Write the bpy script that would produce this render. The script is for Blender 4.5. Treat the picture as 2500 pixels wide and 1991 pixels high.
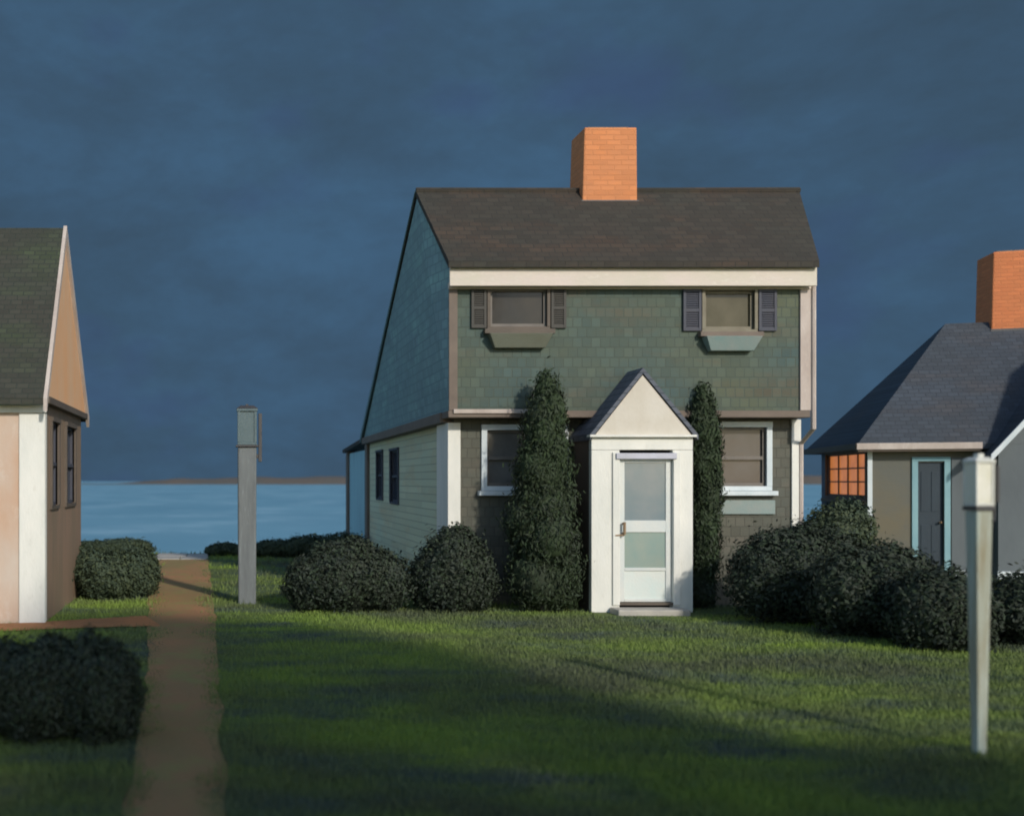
import bpy, math, random
import numpy as np
from mathutils import Matrix, Vector, noise as mnoise

R = math.radians
random.seed(7)
rng = np.random.default_rng(7)
for o in list(bpy.data.objects):
    bpy.data.objects.remove(o)
scene = bpy.context.scene
col = scene.collection

# ------------------------------------------------------------------ camera
EYE = 1.78
cam = bpy.data.cameras.new('camera')
camo = bpy.data.objects.new('camera', cam)
col.objects.link(camo)
camo.location = (0, 0, EYE)
camo.rotation_euler = (R(90), 0, 0)
cam.sensor_width = 36
cam.lens = 1000 * 36 / 1024
cam.shift_x = (512 - 230) / 1024
cam.shift_y = (480 - 407.5) / 1024
cam.clip_start = 0.05
cam.clip_end = 20000
cam.dof.use_dof = True
cam.dof.focus_distance = 14.5
cam.dof.aperture_fstop = 0.75
scene.camera = camo

# ------------------------------------------------------------------ sun and sky
SUN_EL, SUN_AZ = 27.0, 24.0            # sun stands behind the camera, a little to the right
sd = bpy.data.lights.new('sun', 'SUN')
sd.energy = 3.0
sd.angle = R(2.5)
sd.color = (1.0, 0.93, 0.82)
so = bpy.data.objects.new('sun', sd)
col.objects.link(so)
travel = Vector((-math.sin(R(SUN_AZ)) * math.cos(R(SUN_EL)), math.cos(R(SUN_AZ)) * math.cos(R(SUN_EL)), -math.sin(R(SUN_EL))))
so.rotation_euler = travel.to_track_quat('-Z', 'Y').to_euler()
so.location = (10, -20, 20)

world = bpy.data.worlds.new('World')
scene.world = world
world.use_nodes = True
wt = world.node_tree
wt.nodes.clear()


def wn(t, **kw):
    n = wt.nodes.new(t)
    for k, v in kw.items():
        setattr(n, k, v)
    return n


wl = wt.links.new
w_out = wn('ShaderNodeOutputWorld')
w_bg = wn('ShaderNodeBackground')
w_bg.inputs['Strength'].default_value = 0.12
sky = wn('ShaderNodeTexSky', sky_type='NISHITA')
sky.sun_disc = False
sky.sun_elevation = R(SUN_EL)
sky.sun_rotation = R(180 - SUN_AZ)
sky.air_density = 1.0
sky.dust_density = 0.6
sky.ozone_density = 3.0
tc = wn('ShaderNodeTexCoord')
mp = wn('ShaderNodeMapping')
mp.inputs['Scale'].default_value = (1.0, 1.0, 2.1)
wl(tc.outputs['Generated'], mp.inputs['Vector'])
# broken storm cloud: streaky noise picks between slate and deeper blue
nz = wn('ShaderNodeTexNoise')
nz.inputs['Scale'].default_value = 4.5
nz.inputs['Detail'].default_value = 9
nz.inputs['Roughness'].default_value = 0.66
nz.inputs['Distortion'].default_value = 0.15
wl(mp.outputs['Vector'], nz.inputs['Vector'])
cr = wn('ShaderNodeValToRGB')
cr.color_ramp.elements[0].position = 0.31
cr.color_ramp.elements[0].color = (0.042, 0.079, 0.124, 1)
cr.color_ramp.elements[1].position = 0.69
cr.color_ramp.elements[1].color = (0.054, 0.120, 0.208, 1)
e = cr.color_ramp.elements.new(0.5)
e.color = (0.047, 0.096, 0.160, 1)
wl(nz.outputs['Fac'], cr.inputs['Fac'])
nz2 = wn('ShaderNodeTexNoise')
nz2.inputs['Scale'].default_value = 6.5
nz2.inputs['Detail'].default_value = 4
mp2 = wn('ShaderNodeMapping')
mp2.inputs['Location'].default_value = (3.3, 1.7, 0.4)
mp2.inputs['Scale'].default_value = (1.0, 1.0, 1.7)
wl(tc.outputs['Generated'], mp2.inputs['Vector'])
wl(mp2.outputs['Vector'], nz2.inputs['Vector'])
cr2 = wn('ShaderNodeValToRGB')
cr2.color_ramp.elements[0].position = 0.56
cr2.color_ramp.elements[0].color = (0, 0, 0, 1)
cr2.color_ramp.elements[1].position = 0.72
cr2.color_ramp.elements[1].color = (0.45, 0.45, 0.45, 1)
wl(nz2.outputs['Fac'], cr2.inputs['Fac'])
mxb = wn('ShaderNodeMix', data_type='RGBA')
mxb.inputs['B'].default_value = (0.046, 0.080, 0.18, 1)
wl(cr2.outputs['Color'], mxb.inputs['Factor'])
wl(cr.outputs['Color'], mxb.inputs['A'])
scl = wn('ShaderNodeVectorMath', operation='SCALE')      # to the sky texture's own units (the background multiplies by 0.12)
scl.inputs['Scale'].default_value = 1.0 / 0.12
wl(mxb.outputs['Result'], scl.inputs[0])
# the cloud bank stands ahead (+Y); the unseen sky behind the camera is left bright as fill
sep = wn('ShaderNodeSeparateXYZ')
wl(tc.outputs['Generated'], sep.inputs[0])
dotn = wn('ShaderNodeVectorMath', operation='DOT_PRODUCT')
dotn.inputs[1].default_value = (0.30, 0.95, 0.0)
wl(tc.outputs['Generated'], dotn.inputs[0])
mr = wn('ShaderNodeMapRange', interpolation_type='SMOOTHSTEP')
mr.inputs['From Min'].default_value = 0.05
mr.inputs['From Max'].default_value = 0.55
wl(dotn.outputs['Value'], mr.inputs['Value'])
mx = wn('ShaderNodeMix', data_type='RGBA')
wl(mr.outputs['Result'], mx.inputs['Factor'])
opn = wn('ShaderNodeMix', data_type='RGBA', blend_type='MULTIPLY')   # unseen open half of the sky brightened to lift the shaded sides
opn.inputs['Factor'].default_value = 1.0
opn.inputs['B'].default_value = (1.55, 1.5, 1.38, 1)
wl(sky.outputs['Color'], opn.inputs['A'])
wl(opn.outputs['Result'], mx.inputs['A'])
wl(scl.outputs['Vector'], mx.inputs['B'])
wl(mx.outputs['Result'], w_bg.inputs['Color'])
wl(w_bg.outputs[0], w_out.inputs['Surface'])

scene.view_settings.view_transform = 'Standard'
scene.view_settings.look = 'None'
scene.view_settings.exposure = 0.0
scene.view_settings.gamma = 1.0
scene.cycles.use_denoising = True
scene.cycles.max_bounces = 6
scene.cycles.filter_width = 1.9


# ------------------------------------------------------------------ materials
def new_mat(name):
    m = bpy.data.materials.new(name)
    m.use_nodes = True
    nt = m.node_tree
    nt.nodes.clear()
    out = nt.nodes.new('ShaderNodeOutputMaterial')
    b = nt.nodes.new('ShaderNodeBsdfPrincipled')
    nt.links.new(b.outputs[0], out.inputs[0])
    return m, nt, b


def nd(nt, t, **kw):
    n = nt.nodes.new(t)
    for k, v in kw.items():
        setattr(n, k, v)
    return n


def c4(c):
    return (c[0], c[1], c[2], 1)


def mixc(nt, fac, a, b, blend='MIX'):
    m = nd(nt, 'ShaderNodeMix', data_type='RGBA', blend_type=blend)
    for key, v in (('Factor', fac), ('A', a), ('B', b)):
        if hasattr(v, 'is_linked') or hasattr(v, 'links'):
            nt.links.new(v, m.inputs[key])
        elif isinstance(v, (tuple, list)):
            m.inputs[key].default_value = c4(v)
        else:
            m.inputs[key].default_value = v
    return m.outputs['Result']


def noise_fac(nt, scale, lo, hi, detail=5, stretch=(1, 1, 1), rough=0.6, seed=0.0):
    t = nd(nt, 'ShaderNodeTexCoord')
    mp = nd(nt, 'ShaderNodeMapping')
    mp.inputs['Scale'].default_value = stretch
    mp.inputs['Location'].default_value = (seed, seed * 1.7, seed * 0.6)
    nt.links.new(t.outputs['Object'], mp.inputs['Vector'])
    n = nd(nt, 'ShaderNodeTexNoise')
    n.inputs['Scale'].default_value = scale
    n.inputs['Detail'].default_value = detail
    n.inputs['Roughness'].default_value = rough
    nt.links.new(mp.outputs['Vector'], n.inputs['Vector'])
    r = nd(nt, 'ShaderNodeMapRange')
    r.inputs['From Min'].default_value = lo
    r.inputs['From Max'].default_value = hi
    nt.links.new(n.outputs['Fac'], r.inputs['Value'])
    return r.outputs['Result'], n.outputs['Fac']


def add_bump(nt, b, h, dist=0.01, strength=0.6):
    bp = nd(nt, 'ShaderNodeBump')
    bp.inputs['Distance'].default_value = dist
    bp.inputs['Strength'].default_value = strength
    nt.links.new(h, bp.inputs['Height'])
    nt.links.new(bp.outputs['Normal'], b.inputs['Normal'])


def paint_mat(name, ca, cb, cc=None, scale=2.0, stretch=(1, 1, 1), rough=0.7, bump=0.004, seed=0.0, worn=0.35):
    """old paint: two tones drifting into one another plus scuffed spots of a third"""
    m, nt, b = new_mat(name)
    f, raw = noise_fac(nt, scale, 0.32, 0.68, 6, stretch, seed=seed)
    c = mixc(nt, f, ca, cb)
    if cc is not None:
        f2, raw2 = noise_fac(nt, scale * 5, 0.55, 0.75, 8, stretch, 0.75, seed + 9)
        mm = nd(nt, 'ShaderNodeMath', operation='MULTIPLY')
        mm.inputs[1].default_value = worn
        mm.use_clamp = True
        nt.links.new(f2, mm.inputs[0])
        c = mixc(nt, mm.outputs[0], c, cc)
    nt.links.new(c, b.inputs['Base Color'])
    b.inputs['Roughness'].default_value = rough
    f3, raw3 = noise_fac(nt, scale * 14, 0.3, 0.7, 4, stretch, 0.6, seed + 4)
    add_bump(nt, b, raw3, bump, 0.7)
    return m


def course_mat(name, ca, cb, cj, row=0.13, wid=0.16, mode='wall', rough=0.85, scale=0.6, seed=0.0, joint=0.008, bump=0.006, vary=0.35, cp=None):
    """courses of shingles or bricks, laid out in the building's own metres"""
    m, nt, b = new_mat(name)
    t = nd(nt, 'ShaderNodeTexCoord')
    sp = nd(nt, 'ShaderNodeSeparateXYZ')
    nt.links.new(t.outputs['Object'], sp.inputs[0])
    cm = nd(nt, 'ShaderNodeCombineXYZ')
    if mode == 'wall':
        ad = nd(nt, 'ShaderNodeMath', operation='ADD')
        nt.links.new(sp.outputs['X'], ad.inputs[0])
        nt.links.new(sp.outputs['Y'], ad.inputs[1])
        nt.links.new(ad.outputs[0], cm.inputs['X'])
        nt.links.new(sp.outputs['Z'], cm.inputs['Y'])
    elif mode == 'roof':                       # slope runs in y and z, courses along x
        nt.links.new(sp.outputs['X'], cm.inputs['X'])
        mu = nd(nt, 'ShaderNodeMath', operation='MULTIPLY')
        mu.inputs[1].default_value = 1.4
        nt.links.new(sp.outputs['Z'], mu.inputs[0])
        nt.links.new(mu.outputs[0], cm.inputs['Y'])
    else:                                      # roof whose ridge runs in y
        nt.links.new(sp.outputs['Y'], cm.inputs['X'])
        mu = nd(nt, 'ShaderNodeMath', operation='MULTIPLY')
        mu.inputs[1].default_value = 1.3
        nt.links.new(sp.outputs['Z'], mu.inputs[0])
        nt.links.new(mu.outputs[0], cm.inputs['Y'])
    br = nd(nt, 'ShaderNodeTexBrick')
    br.inputs['Scale'].default_value = 1.0
    br.inputs['Brick Width'].default_value = wid
    br.inputs['Row Height'].default_value = row
    br.inputs['Mortar Size'].default_value = joint
    br.inputs['Mortar Smooth'].default_value = 0.4
    br.inputs['Bias'].default_value = 0.0
    br.inputs['Color1'].default_value = (0, 0, 0, 1)
    br.inputs['Color2'].default_value = (1, 1, 1, 1)
    br.inputs['Mortar'].default_value = (0.5, 0.5, 0.5, 1)
    nt.links.new(cm.outputs[0], br.inputs['Vector'])
    f, raw = noise_fac(nt, scale, 0.3, 0.7, 5, (1, 1, 1.6), seed=seed)
    base = mixc(nt, f, ca, cb)
    if cp is not None:                         # weathered patches of a third colour
        f2, raw2 = noise_fac(nt, scale * 2.2, 0.5, 0.72, 6, (0.6, 0.6, 2.0), seed=seed + 5)
        base = mixc(nt, f2, base, cp)
    vr = nd(nt, 'ShaderNodeMapRange')
    vr.inputs['To Min'].default_value = 1 - vary
    vr.inputs['To Max'].default_value = 1 + vary
    nt.links.new(br.outputs['Color'], vr.inputs['Value'])
    vs = nd(nt, 'ShaderNodeVectorMath', operation='SCALE')
    nt.links.new(base, vs.inputs[0])
    nt.links.new(vr.outputs['Result'], vs.inputs['Scale'])
    c = mixc(nt, br.outputs['Fac'], vs.outputs['Vector'], cj)
    nt.links.new(c, b.inputs['Base Color'])
    b.inputs['Roughness'].default_value = rough
    f3, raw3 = noise_fac(nt, 30, 0.3, 0.7, 4)
    inv = nd(nt, 'ShaderNodeMath', operation='SUBTRACT')
    inv.inputs[0].default_value = 1.0
    nt.links.new(br.outputs['Fac'], inv.inputs[1])
    ma = nd(nt, 'ShaderNodeMath', operation='MULTIPLY_ADD')
    ma.inputs[1].default_value = 0.5
    nt.links.new(raw3, ma.inputs[0])
    nt.links.new(inv.outputs[0], ma.inputs[2])
    add_bump(nt, b, ma.outputs[0], bump, 0.7)
    return m


def leaf_mat(name, ca, cb, cc, patch=1.2, seed=0.0, rough=0.6):
    m, nt, b = new_mat(name)
    g = nd(nt, 'ShaderNodeNewGeometry')
    f, raw = noise_fac(nt, patch, 0.35, 0.65, 4, seed=seed)
    c = mixc(nt, f, ca, cb)
    r = nd(nt, 'ShaderNodeMapRange')
    r.inputs['From Min'].default_value = 0.45
    r.inputs['From Max'].default_value = 1.0
    r.inputs['To Max'].default_value = 0.6
    nt.links.new(g.outputs['Random Per Island'], r.inputs['Value'])
    c = mixc(nt, r.outputs['Result'], c, cc)
    nt.links.new(c, b.inputs['Base Color'])
    b.inputs['Roughness'].default_value = rough
    b.inputs['Specular IOR Level'].default_value = 0.12
    return m


def glass_mat(name, ca, cb, rough=0.12, seed=0.0, scale=2.5):
    m, nt, b = new_mat(name)
    f, raw = noise_fac(nt, scale, 0.35, 0.65, 5, (1, 1, 0.7), seed=seed)
    nt.links.new(mixc(nt, f, ca, cb), b.inputs['Base Color'])
    b.inputs['Roughness'].default_value = rough
    b.inputs['Specular IOR Level'].default_value = 0.28
    f3, raw3 = noise_fac(nt, 3.0, 0.3, 0.7, 2, seed=seed + 2)
    add_bump(nt, b, raw3, 0.01, 0.25)
    return m


M = {}
M['wall_green'] = course_mat('green grey shingles', (0.092, 0.104, 0.064), (0.056, 0.092, 0.090), (0.068, 0.086, 0.068), row=0.14, wid=0.13, seed=1, cp=(0.094, 0.082, 0.056), vary=0.12)
M['wall_olive'] = course_mat('olive brown shingles', (0.098, 0.096, 0.072), (0.082, 0.088, 0.074), (0.078, 0.076, 0.06), row=0.14, wid=0.13, seed=3, cp=(0.115, 0.10, 0.078), vary=0.12)
M['wall_teal'] = course_mat('teal blue shingles', (0.19, 0.31, 0.33), (0.16, 0.25, 0.28), (0.14, 0.23, 0.26), row=0.14, wid=0.13, seed=5, cp=(0.22, 0.38, 0.38), vary=0.10)
M['wall_sage'] = course_mat('pale sage clapboard', (0.60, 0.60, 0.42), (0.52, 0.58, 0.44), (0.36, 0.38, 0.3), row=0.12, wid=3.0, seed=6, cp=(0.56, 0.50, 0.33), vary=0.08)
M['wall_blue'] = paint_mat('pale blue boards', (0.35, 0.60, 0.66), (0.25, 0.42, 0.50), None, 1.6, (4, 4, 0.4), seed=2)
M['roof_brown'] = course_mat('dark brown roof shingles', (0.038, 0.029, 0.021), (0.032, 0.031, 0.023), (0.028, 0.024, 0.019), row=0.11, wid=0.18, mode='roof', seed=2, cp=(0.060, 0.036, 0.022), vary=0.17)
M['roof_slate'] = course_mat('blue slate porch roof', (0.09, 0.11, 0.14), (0.11, 0.115, 0.14), (0.04, 0.05, 0.06), row=0.12, wid=0.2, mode='roof_y', seed=4, vary=0.14)
M['roof_grey'] = course_mat('slate grey roof shingles', (0.046, 0.058, 0.076), (0.040, 0.048, 0.058), (0.032, 0.038, 0.048), row=0.11, wid=0.18, mode='roof', seed=8, cp=(0.054, 0.052, 0.056), vary=0.14)
M['roof_moss'] = course_mat('mossy dark roof shingles', (0.030, 0.038, 0.027), (0.040, 0.036, 0.027), (0.025, 0.031, 0.023), row=0.095, wid=0.15, mode='roof', seed=9, cp=(0.040, 0.054, 0.026), vary=0.17)
M['brick'] = course_mat('orange brick', (0.60, 0.215, 0.075), (0.50, 0.20, 0.085), (0.52, 0.20, 0.078), row=0.075, wid=0.21, mode='wall', seed=1, joint=0.010, vary=0.10, scale=2.0)
M['brick_right'] = course_mat('deep orange brick', (0.56, 0.17, 0.060), (0.48, 0.165, 0.060), (0.49, 0.16, 0.06), row=0.075, wid=0.21, mode='wall', seed=2, joint=0.010, vary=0.10, scale=2.0)
M['mortar_cap'] = paint_mat('sooty cement', (0.10, 0.085, 0.07), (0.18, 0.14, 0.1), None, 6)
M['white'] = paint_mat('white paint', (0.74, 0.72, 0.66), (0.62, 0.62, 0.57), (0.42, 0.39, 0.32), 3.0, (1, 1, 0.35), seed=1)
M['white_cool'] = paint_mat('cool white paint', (0.66, 0.70, 0.72), (0.52, 0.58, 0.60), (0.36, 0.40, 0.40), 3.0, (1, 1, 0.6), seed=6)
M['cream'] = paint_mat('cream gable paint', (0.60, 0.56, 0.49), (0.52, 0.47, 0.39), (0.40, 0.34, 0.26), 2.5, (1, 1, 0.8), seed=3)
M['fascia'] = paint_mat('pinkish white fascia paint', (0.62, 0.53, 0.47), (0.54, 0.50, 0.40), (0.76, 0.71, 0.64), 1.4, (1, 1, 2.5), seed=5, worn=0.6)
M['brown_trim'] = paint_mat('brown trim', (0.125, 0.095, 0.075), (0.16, 0.122, 0.095), (0.10, 0.080, 0.062), 3.0, seed=2)
M['brown_dark'] = paint_mat('dark brown trim', (0.085, 0.068, 0.052), (0.11, 0.085, 0.065), None, 3.0, seed=4)
M['pink_trim'] = paint_mat('weathered pinkish trim', (0.52, 0.45, 0.40), (0.38, 0.31, 0.27), (0.68, 0.65, 0.60), 3.0, (1, 1, 0.4), seed=7, worn=0.5)
M['teal_trim'] = paint_mat('pale teal trim', (0.25, 0.42, 0.45), (0.17, 0.32, 0.37), None, 3.0, (1, 1, 0.4), seed=7)
M['teal_rake'] = paint_mat('dull teal rake paint', (0.16, 0.25, 0.28), (0.12, 0.20, 0.24), None, 2.0, seed=3)
M['shutter_blue'] = paint_mat('blue black shutter paint', (0.045, 0.052, 0.075), (0.055, 0.055, 0.070), None, 4.0, seed=2)
M['shutter_black'] = paint_mat('brown black shutter paint', (0.045, 0.042, 0.036), (0.055, 0.050, 0.042), None, 4.0, seed=3)
M['grey_sash'] = paint_mat('grey sash paint', (0.17, 0.15, 0.13), (0.13, 0.115, 0.10), None, 5.0, seed=3)
M['olive_sash'] = paint_mat('olive sash paint', (0.20, 0.18, 0.13), (0.15, 0.13, 0.09), None, 5.0, seed=4)
M['box_olive'] = paint_mat('olive grey window box', (0.13, 0.14, 0.105), (0.11, 0.115, 0.08), None, 3.0, seed=4)
M['box_pale'] = paint_mat('pale grey window box', (0.24, 0.27, 0.25), (0.18, 0.26, 0.25), (0.34, 0.36, 0.34), 3.0, seed=5)
M['glass_brown'] = glass_mat('brown dusk glass', (0.048, 0.040, 0.030), (0.036, 0.032, 0.027), seed=1)
M['glass_olive'] = glass_mat('olive dusk glass', (0.066, 0.056, 0.028), (0.10, 0.085, 0.05), seed=2)
M['glass_grey'] = glass_mat('grey dusk glass', (0.17, 0.165, 0.155), (0.12, 0.116, 0.11), seed=3)
M['glass_mauve'] = glass_mat('mauve grey glass', (0.10, 0.094, 0.092), (0.085, 0.078, 0.074), seed=4)
M['glass_door'] = glass_mat('blue grey door glass', (0.22, 0.25, 0.26), (0.17, 0.22, 0.24), seed=5)
M['glass_green'] = glass_mat('green grey door glass', (0.30, 0.34, 0.29), (0.24, 0.32, 0.29), seed=6)
M['glass_night'] = glass_mat('night glass', (0.035, 0.045, 0.065), (0.045, 0.055, 0.075), seed=7)
M['door_white'] = paint_mat('door white paint', (0.62, 0.62, 0.58), (0.54, 0.58, 0.57), None, 3.0, seed=8)
M['kick'] = paint_mat('pale kick panel', (0.58, 0.66, 0.63), (0.66, 0.66, 0.61), None, 3.0, seed=9)
M['lavender'] = paint_mat('lavender white paint', (0.48, 0.48, 0.55), (0.42, 0.42, 0.46), None, 3.0, seed=9)
M['brass'] = paint_mat('worn brass', (0.30, 0.20, 0.11), (0.22, 0.14, 0.08), None, 8.0, rough=0.4)
M['stone_step'] = paint_mat('pale stone', (0.42, 0.39, 0.34), (0.32, 0.30, 0.27), (0.22, 0.21, 0.19), 4.0, seed=2)
M['tan'] = paint_mat('tan gable boards', (0.76, 0.39, 0.18), (0.70, 0.44, 0.26), (0.72, 0.60, 0.45), 1.1, (1, 2.2, 0.6), seed=6, worn=0.5)
M['peach'] = paint_mat('peach white wall paint', (0.54, 0.46, 0.39), (0.50, 0.30, 0.19), (0.66, 0.62, 0.56), 0.8, (1, 1, 0.6), seed=8, worn=0.5)
M['brown_wall'] = paint_mat('brown side wall', (0.27, 0.175, 0.12), (0.19, 0.145, 0.095), (0.13, 0.115, 0.075), 1.2, (1, 3, 0.5), seed=3)
M['panel_olive'] = paint_mat('olive tan wall', (0.13, 0.112, 0.072), (0.095, 0.105, 0.098), (0.075, 0.085, 0.095), 0.9, (1, 1, 1), seed=5)
M['panel_grey'] = paint_mat('blue grey wall', (0.11, 0.13, 0.14), (0.085, 0.10, 0.11), (0.11, 0.135, 0.145), 1.0, (1, 1, 0.5), seed=6)
M['door_teal'] = paint_mat('dark teal door paint', (0.022, 0.038, 0.054), (0.018, 0.030, 0.042), None, 2.5, (1, 1, 0.4), seed=2)
M['purple_grey'] = paint_mat('purple grey boards', (0.10, 0.12, 0.19), (0.12, 0.12, 0.15), None, 2.5, seed=2)
M['post_grey'] = paint_mat('weathered grey post', (0.15, 0.165, 0.165), (0.105, 0.115, 0.118), (0.30, 0.33, 0.34), 3.0, (5, 5, 0.4), seed=2, worn=0.7)
M['post_white'] = paint_mat('flaking white post', (0.40, 0.45, 0.40), (0.24, 0.21, 0.13), (0.54, 0.60, 0.60), 2.6, (6, 6, 0.5), seed=9, worn=0.6)
M['lantern_white'] = paint_mat('white lantern paint', (0.76, 0.75, 0.70), (0.62, 0.62, 0.56), (0.30, 0.29, 0.27), 7.0, seed=4, worn=0.45)
M['lantern_pane'] = paint_mat('milky lantern glass', (0.64, 0.62, 0.50), (0.72, 0.70, 0.63), None, 9.0, rough=0.3, seed=5)
M['lantern_teal'] = paint_mat('clouded teal glass', (0.075, 0.115, 0.125), (0.09, 0.13, 0.14), None, 6.0, rough=0.3, seed=6)
M['iron'] = paint_mat('blackened iron', (0.042, 0.040, 0.042), (0.055, 0.052, 0.052), None, 6.0, rough=0.5)
M['rock'] = paint_mat('pale pebble', (0.48, 0.50, 0.44), (0.36, 0.40, 0.32), None, 9.0)
M['bark'] = paint_mat('bark', (0.07, 0.055, 0.04), (0.045, 0.04, 0.03), None, 8.0, (1, 1, 0.3))
M['leaf_dark'] = leaf_mat('dark shrub leaves', (0.036, 0.044, 0.032), (0.032, 0.041, 0.033), (0.038, 0.060, 0.028), seed=1)
M['leaf_cedar'] = leaf_mat('dark cedar sprays', (0.034, 0.042, 0.029), (0.034, 0.050, 0.026), (0.042, 0.068, 0.027), seed=2)
M['leaf_hedge'] = leaf_mat('dull green hedge leaves', (0.052, 0.066, 0.036), (0.048, 0.070, 0.050), (0.070, 0.085, 0.036), seed=3)
M['leaf_tree'] = leaf_mat('tree leaves', (0.05, 0.08, 0.03), (0.04, 0.07, 0.03), (0.07, 0.10, 0.04), seed=4)

# glowing window
m, nt, b = new_mat('lamplit orange pane')
f, raw = noise_fac(nt, 4.0, 0.3, 0.7, 4, seed=3)
ccol = mixc(nt, f, (0.66, 0.22, 0.06), (0.50, 0.16, 0.05))
nt.links.new(ccol, b.inputs['Emission Color'])
b.inputs['Emission Strength'].default_value = 0.75
b.inputs['Base Color'].default_value = (0.12, 0.05, 0.02, 1)
b.inputs['Roughness'].default_value = 0.3
M['pane_lit'] = m

# lawn soil and blades
def lawn_mat(name, k, blades):
    m, nt, b = new_mat(name)
    f, raw = noise_fac(nt, 0.55, 0.36, 0.64, 4, (0.8, 1.3, 1), seed=2)
    c = mixc(nt, f, (0.064 * k, 0.076 * k, 0.042 * k), (0.135 * k, 0.195 * k, 0.034 * k))
    f2, raw2 = noise_fac(nt, 1.3, 0.5, 0.68, 5, (0.6, 1.6, 1), seed=6)
    c = mixc(nt, f2, c, (0.054 * k, 0.074 * k, 0.060 * k))
    if blades:
        g = nd(nt, 'ShaderNodeNewGeometry')
        r = nd(nt, 'ShaderNodeMapRange')
        r.inputs['From Min'].default_value = 0.6
        r.inputs['To Max'].default_value = 0.5
        nt.links.new(g.outputs['Random Per Island'], r.inputs['Value'])
        c = mixc(nt, r.outputs['Result'], c, (0.13 * k, 0.16 * k, 0.05 * k))
    nt.links.new(c, b.inputs['Base Color'])
    b.inputs['Roughness'].default_value = 0.75
    b.inputs['Specular IOR Level'].default_value = 0.2
    if not blades:
        f3, raw3 = noise_fac(nt, 45, 0.3, 0.7, 5)
        add_bump(nt, b, raw3, 0.03, 0.8)
    return m


M['lawn'] = lawn_mat('lawn ground', 1.1, False)
M['blade'] = lawn_mat('grass blades', 1.3, True)
m, nt, b = new_mat('trodden earth path')
f, raw = noise_fac(nt, 0.7, 0.35, 0.65, 5, (1.5, 0.7, 1), seed=4)
cpath = mixc(nt, f, (0.37, 0.18, 0.075), (0.25, 0.175, 0.065))
f2, raw2 = noise_fac(nt, 2.3, 0.5, 0.72, 6, seed=8)
cpath = mixc(nt, f2, cpath, (0.25, 0.23, 0.065))
nt.links.new(cpath, b.inputs['Base Color'])
b.inputs['Roughness'].default_value = 0.95
f3, raw3 = noise_fac(nt, 26, 0.3, 0.7, 6, rough=0.7)
add_bump(nt, b, raw3, 0.03, 0.8)
M['path'] = m
m, nt, b = new_mat('rust earth path')
f, raw = noise_fac(nt, 1.2, 0.35, 0.65, 5, seed=4)
nt.links.new(mixc(nt, f, (0.46, 0.19, 0.065), (0.32, 0.15, 0.06)), b.inputs['Base Color'])
b.inputs['Roughness'].default_value = 0.95
f3, raw3 = noise_fac(nt, 26, 0.3, 0.7, 6, rough=0.7)
add_bump(nt, b, raw3, 0.03, 0.8)
M['path_rust'] = m

# sea
m, nt, b = new_mat('sea water')
f, raw = noise_fac(nt, 0.03, 0.35, 0.65, 6, (0.5, 0.35, 1), seed=2)
c = mixc(nt, f, (0.125, 0.28, 0.38), (0.165, 0.34, 0.44))
f2, raw2 = noise_fac(nt, 0.12, 0.50, 0.72, 6, (0.5, 0.35, 1), seed=5)
c = mixc(nt, f2, c, (0.26, 0.44, 0.54))
nt.links.new(c, b.inputs['Base Color'])
b.inputs['Roughness'].default_value = 0.45
b.inputs['IOR'].default_value = 1.33
f3, raw3 = noise_fac(nt, 0.35, 0.3, 0.7, 6, (0.5, 1.4, 1))
add_bump(nt, b, raw3, 0.35, 0.8)
M['water'] = m
M['headland'] = paint_mat('brown headland scrub', (0.125, 0.095, 0.070), (0.085, 0.085, 0.075), None, 0.006, (1, 1, 3), bump=0.5)
M['sand'] = paint_mat('bluff sand', (0.2, 0.16, 0.11), (0.14, 0.12, 0.08), None, 0.5)


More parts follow.
